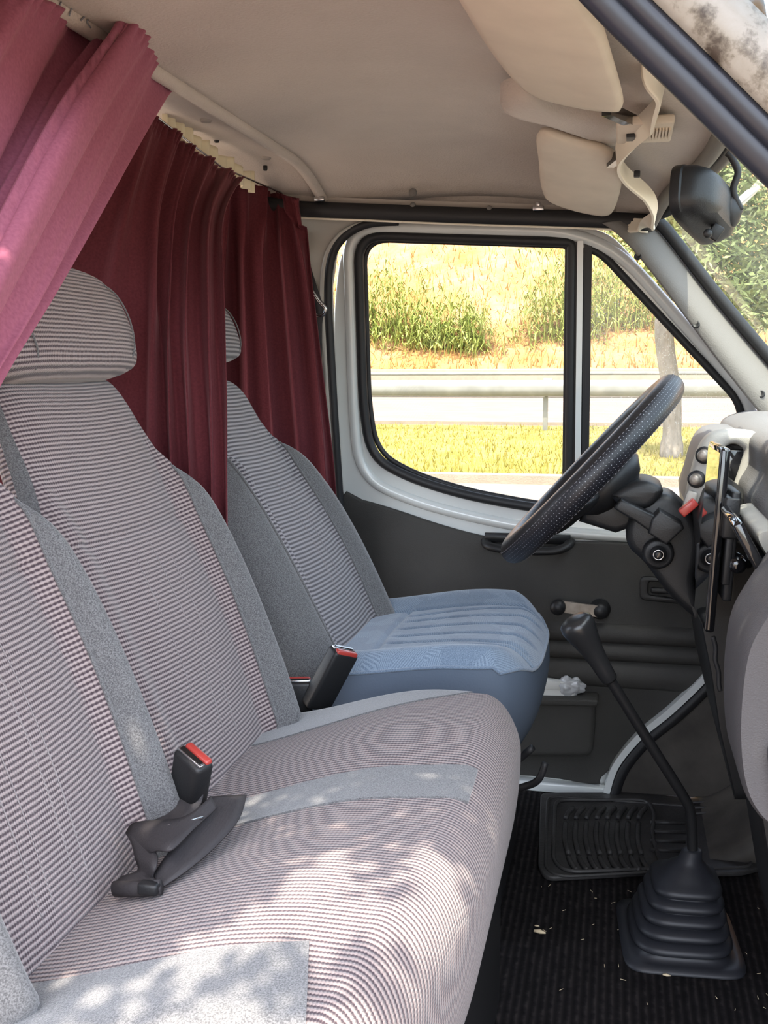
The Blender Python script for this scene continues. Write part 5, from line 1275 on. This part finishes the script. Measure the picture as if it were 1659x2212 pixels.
# papers and bag in the door pocket
pk = onwall(1190, 1480, .05)
bm = bmesh.new(); box(bm, onwall(1200, 1492, .045), (.085, .02, .05), Matrix.Rotation(.08, 3, 'Y'), bev=.003); box(bm, onwall(1185, 1480, .055), (.05, .004, .02), bev=.001)
tag(put('folded_papers', bm, mat('paper', (.62, .62, .60), .6)), 'folded pale papers sticking out of the door pocket', 'papers')
bm = bmesh.new(); bmesh.ops.create_icosphere(bm, subdivisions=4, radius=1)
c = onwall(1228, 1484, .045)
for v in bm.verts:
    nn = noise.noise(v.co*2.2)*.35 + noise.noise(v.co*6)*.15; v.co = c + Vector((v.co.x*.034, v.co.y*.014, v.co.z*.022))*(1+nn)
tag(put('plastic_bag', bm, mat('crumpled clear plastic', (.55, .56, .58), .2, spec=.8, trans=.3)), 'crumpled clear plastic bag in the door pocket beside the papers', 'bag')

# ------------------------------------------------------------------ buckles and belts
def buckle(name, c, up, face, label, size=(.050, .024, .080), red=True, group='black seat belt buckles with red buttons'):
    t = thing(name, label, 'belt buckle', c, group); up = Vector(up).normalized(); face = Vector(face); face = (face-up*face.dot(up)).normalized(); sd_ = up.cross(face); Rb = Matrix((sd_, face, up)).transposed()
    bm = bmesh.new(); box(bm, Vector(c), size, Rb, bev=.006, seg=3); 
    put('buckle_body', bm, M['softblack'], t)
    bm = bmesh.new(); box(bm, Vector(c)+up*(size[2]/2-.003)+face*(size[1]*.26), (size[0]*.86, size[1]*.40, .012), Rb, bev=.003); put('release_button', bm, M['red'], t)
    bm = bmesh.new(); box(bm, Vector(c)+up*(size[2]/2-.001)-face*(size[1]*.16), (size[0]*.86, size[1]*.30, .006), Rb, bev=.001); s_ = put('slot_frame', bm, M['steel'], t)
    bm = bmesh.new(); box(bm, Vector(c)+up*(size[2]/2+.0005)-face*(size[1]*.16), (size[0]*.74, size[1]*.18, .006), Rb); put('slot', bm, M['gloss'], s_, smooth=False)
    return t
def ribbon(bm, pts, w, t=.0016, ups=None, n=6):
    """flat webbing: list of (point, width direction)"""
    P = catmull([p for p, d in pts], n); Dd = catmull([Vector(d) for p, d in pts], n); rings = []
    for i, (p, d) in enumerate(zip(P, Dd)):
        a = P[max(i-1, 0)]; b = P[min(i+1, len(P)-1)]; T_ = (b-a).normalized(); d = (d - T_*d.dot(T_)).normalized(); nn = T_.cross(d)
        rings.append([bm.verts.new(p + d*w*.5*q + nn*t*r) for q, r in ((-1, -.5), (1, -.5), (1, .5), (-1, .5))])
    for A_, B_ in zip(rings, rings[1:]):
        for i in range(4): bm.faces.new((A_[i], A_[(i+1) % 4], B_[(i+1) % 4], B_[i]))
    bm.faces.new(list(reversed(rings[0]))); bm.faces.new(rings[-1])
zc = .50
b1c = at(412, 1678, Z=.520)
B1 = buckle('seat_belt_buckle', b1c, (.30, -.30, 1), (.55, 1.0, .2), 'near seat belt buckle with red button standing on the bench between the backrests', size=(.042, .024, .058))
def band(name, Lp, Rp, m, par, t=.002):
    L = catmull([at(x, y, Z=z) for x, y, z in Lp], 6); Rr = catmull([at(x, y, Z=z) for x, y, z in Rp], 6); n = len(L); bm = bmesh.new(); top = []; bot = []
    for i in range(n):
        a = L[i]; b = Rr[i]; T_ = (L[min(i+1, n-1)]+Rr[min(i+1, n-1)] - L[max(i-1, 0)]-Rr[max(i-1, 0)]).normalized(); nn = T_.cross(b-a).normalized()
        row = [a.lerp(b, k/4) for k in range(5)]; top.append([bm.verts.new(q+nn*t*.5) for q in row]); bot.append([bm.verts.new(q-nn*t*.5) for q in row])
    for i in range(n-1):
        for k in range(4):
            bm.faces.new((top[i][k], top[i][k+1], top[i+1][k+1], top[i+1][k])); bm.faces.new((bot[i][k+1], bot[i][k], bot[i+1][k], bot[i+1][k+1]))
        bm.faces.new((top[i][0], top[i+1][0], bot[i+1][0], bot[i][0])); bm.faces.new((top[i+1][4], top[i][4], bot[i][4], bot[i+1][4]))
    for i in (0, n-1):
        for k in range(4): bm.faces.new((top[i][k], top[i][k+1], bot[i][k+1], bot[i][k]))
    recalc(bm); return put(name, bm, m, par)
band('stalk_strap', [(376, 1690, .505), (362, 1722, .495), (345, 1752, .485), (318, 1785, .475)], [(440, 1712, .505), (432, 1740, .495), (405, 1768, .485), (360, 1800, .475)], M['web'], B1)
buckle('seat_belt_buckle', at(712, 1466, Y=1.50), at(735, 1425, Y=1.50)-at(690, 1510, Y=1.50), (.8, -.6, .15), 'far seat belt buckle with red button against the blue driver cushion', size=(.046, .026, .105))
buckle('seat_belt_buckle', at(645, 1503, Y=1.50), (.0, 0, 1), (-.25, .9, .0), 'low seat belt buckle with red button tucked beside the middle backrest', size=(.044, .026, .050))
LB = thing('lap_belt', 'loose black lap belt webbing heaped on the bench below the buckle', 'seat belt', at(400, 1800, Z=.47))
band('webbing', [(452, 1722, .502), (430, 1762, .500), (395, 1805, .494), (358, 1850, .485), (330, 1892, .474)], [(533, 1718, .496), (517, 1768, .494), (470, 1825, .486), (408, 1878, .478), (352, 1916, .470)], M['web'], LB)
band('webbing', [(455, 1722, .514), (400, 1764, .512), (345, 1772, .508), (290, 1778, .500), (272, 1800, .492)], [(470, 1745, .506), (420, 1790, .506), (372, 1835, .504), (338, 1838, .498), (320, 1845, .488)], M['web'], LB)
band('webbing', [(272, 1800, .492), (284, 1822, .488), (292, 1850, .482), (298, 1880, .472), (262, 1895, .468), (243, 1915, .464)], [(330, 1830, .494), (340, 1850, .492), (336, 1875, .486), (330, 1893, .477), (338, 1905, .471), (345, 1922, .468)], M['web'], LB)
bm = bmesh.new(); tube(bm, [at(246, 1920, Z=.466), at(300, 1920, Z=.470), at(348, 1916, Z=.474)], 1.0, prof=[(.005*math.cos(k*PI/5), .0075*math.sin(k*PI/5)) for k in range(10)]); put('belt_fold', bm, M['web'], LB)
bm = bmesh.new(); box(bm, at(322, 1918, Z=.474), (.020, .012, .012), bev=.003); put('end_stop', bm, M['softblack'], LB)
bm = bmesh.new(); p = at(400, 1778, Z=.508); tube(bm, [p+Vector((-.014, -.010, 0)), p+Vector((.014, .012, .002))], .0016, 6); put('bright_tongue', bm, M['steel'], LB)
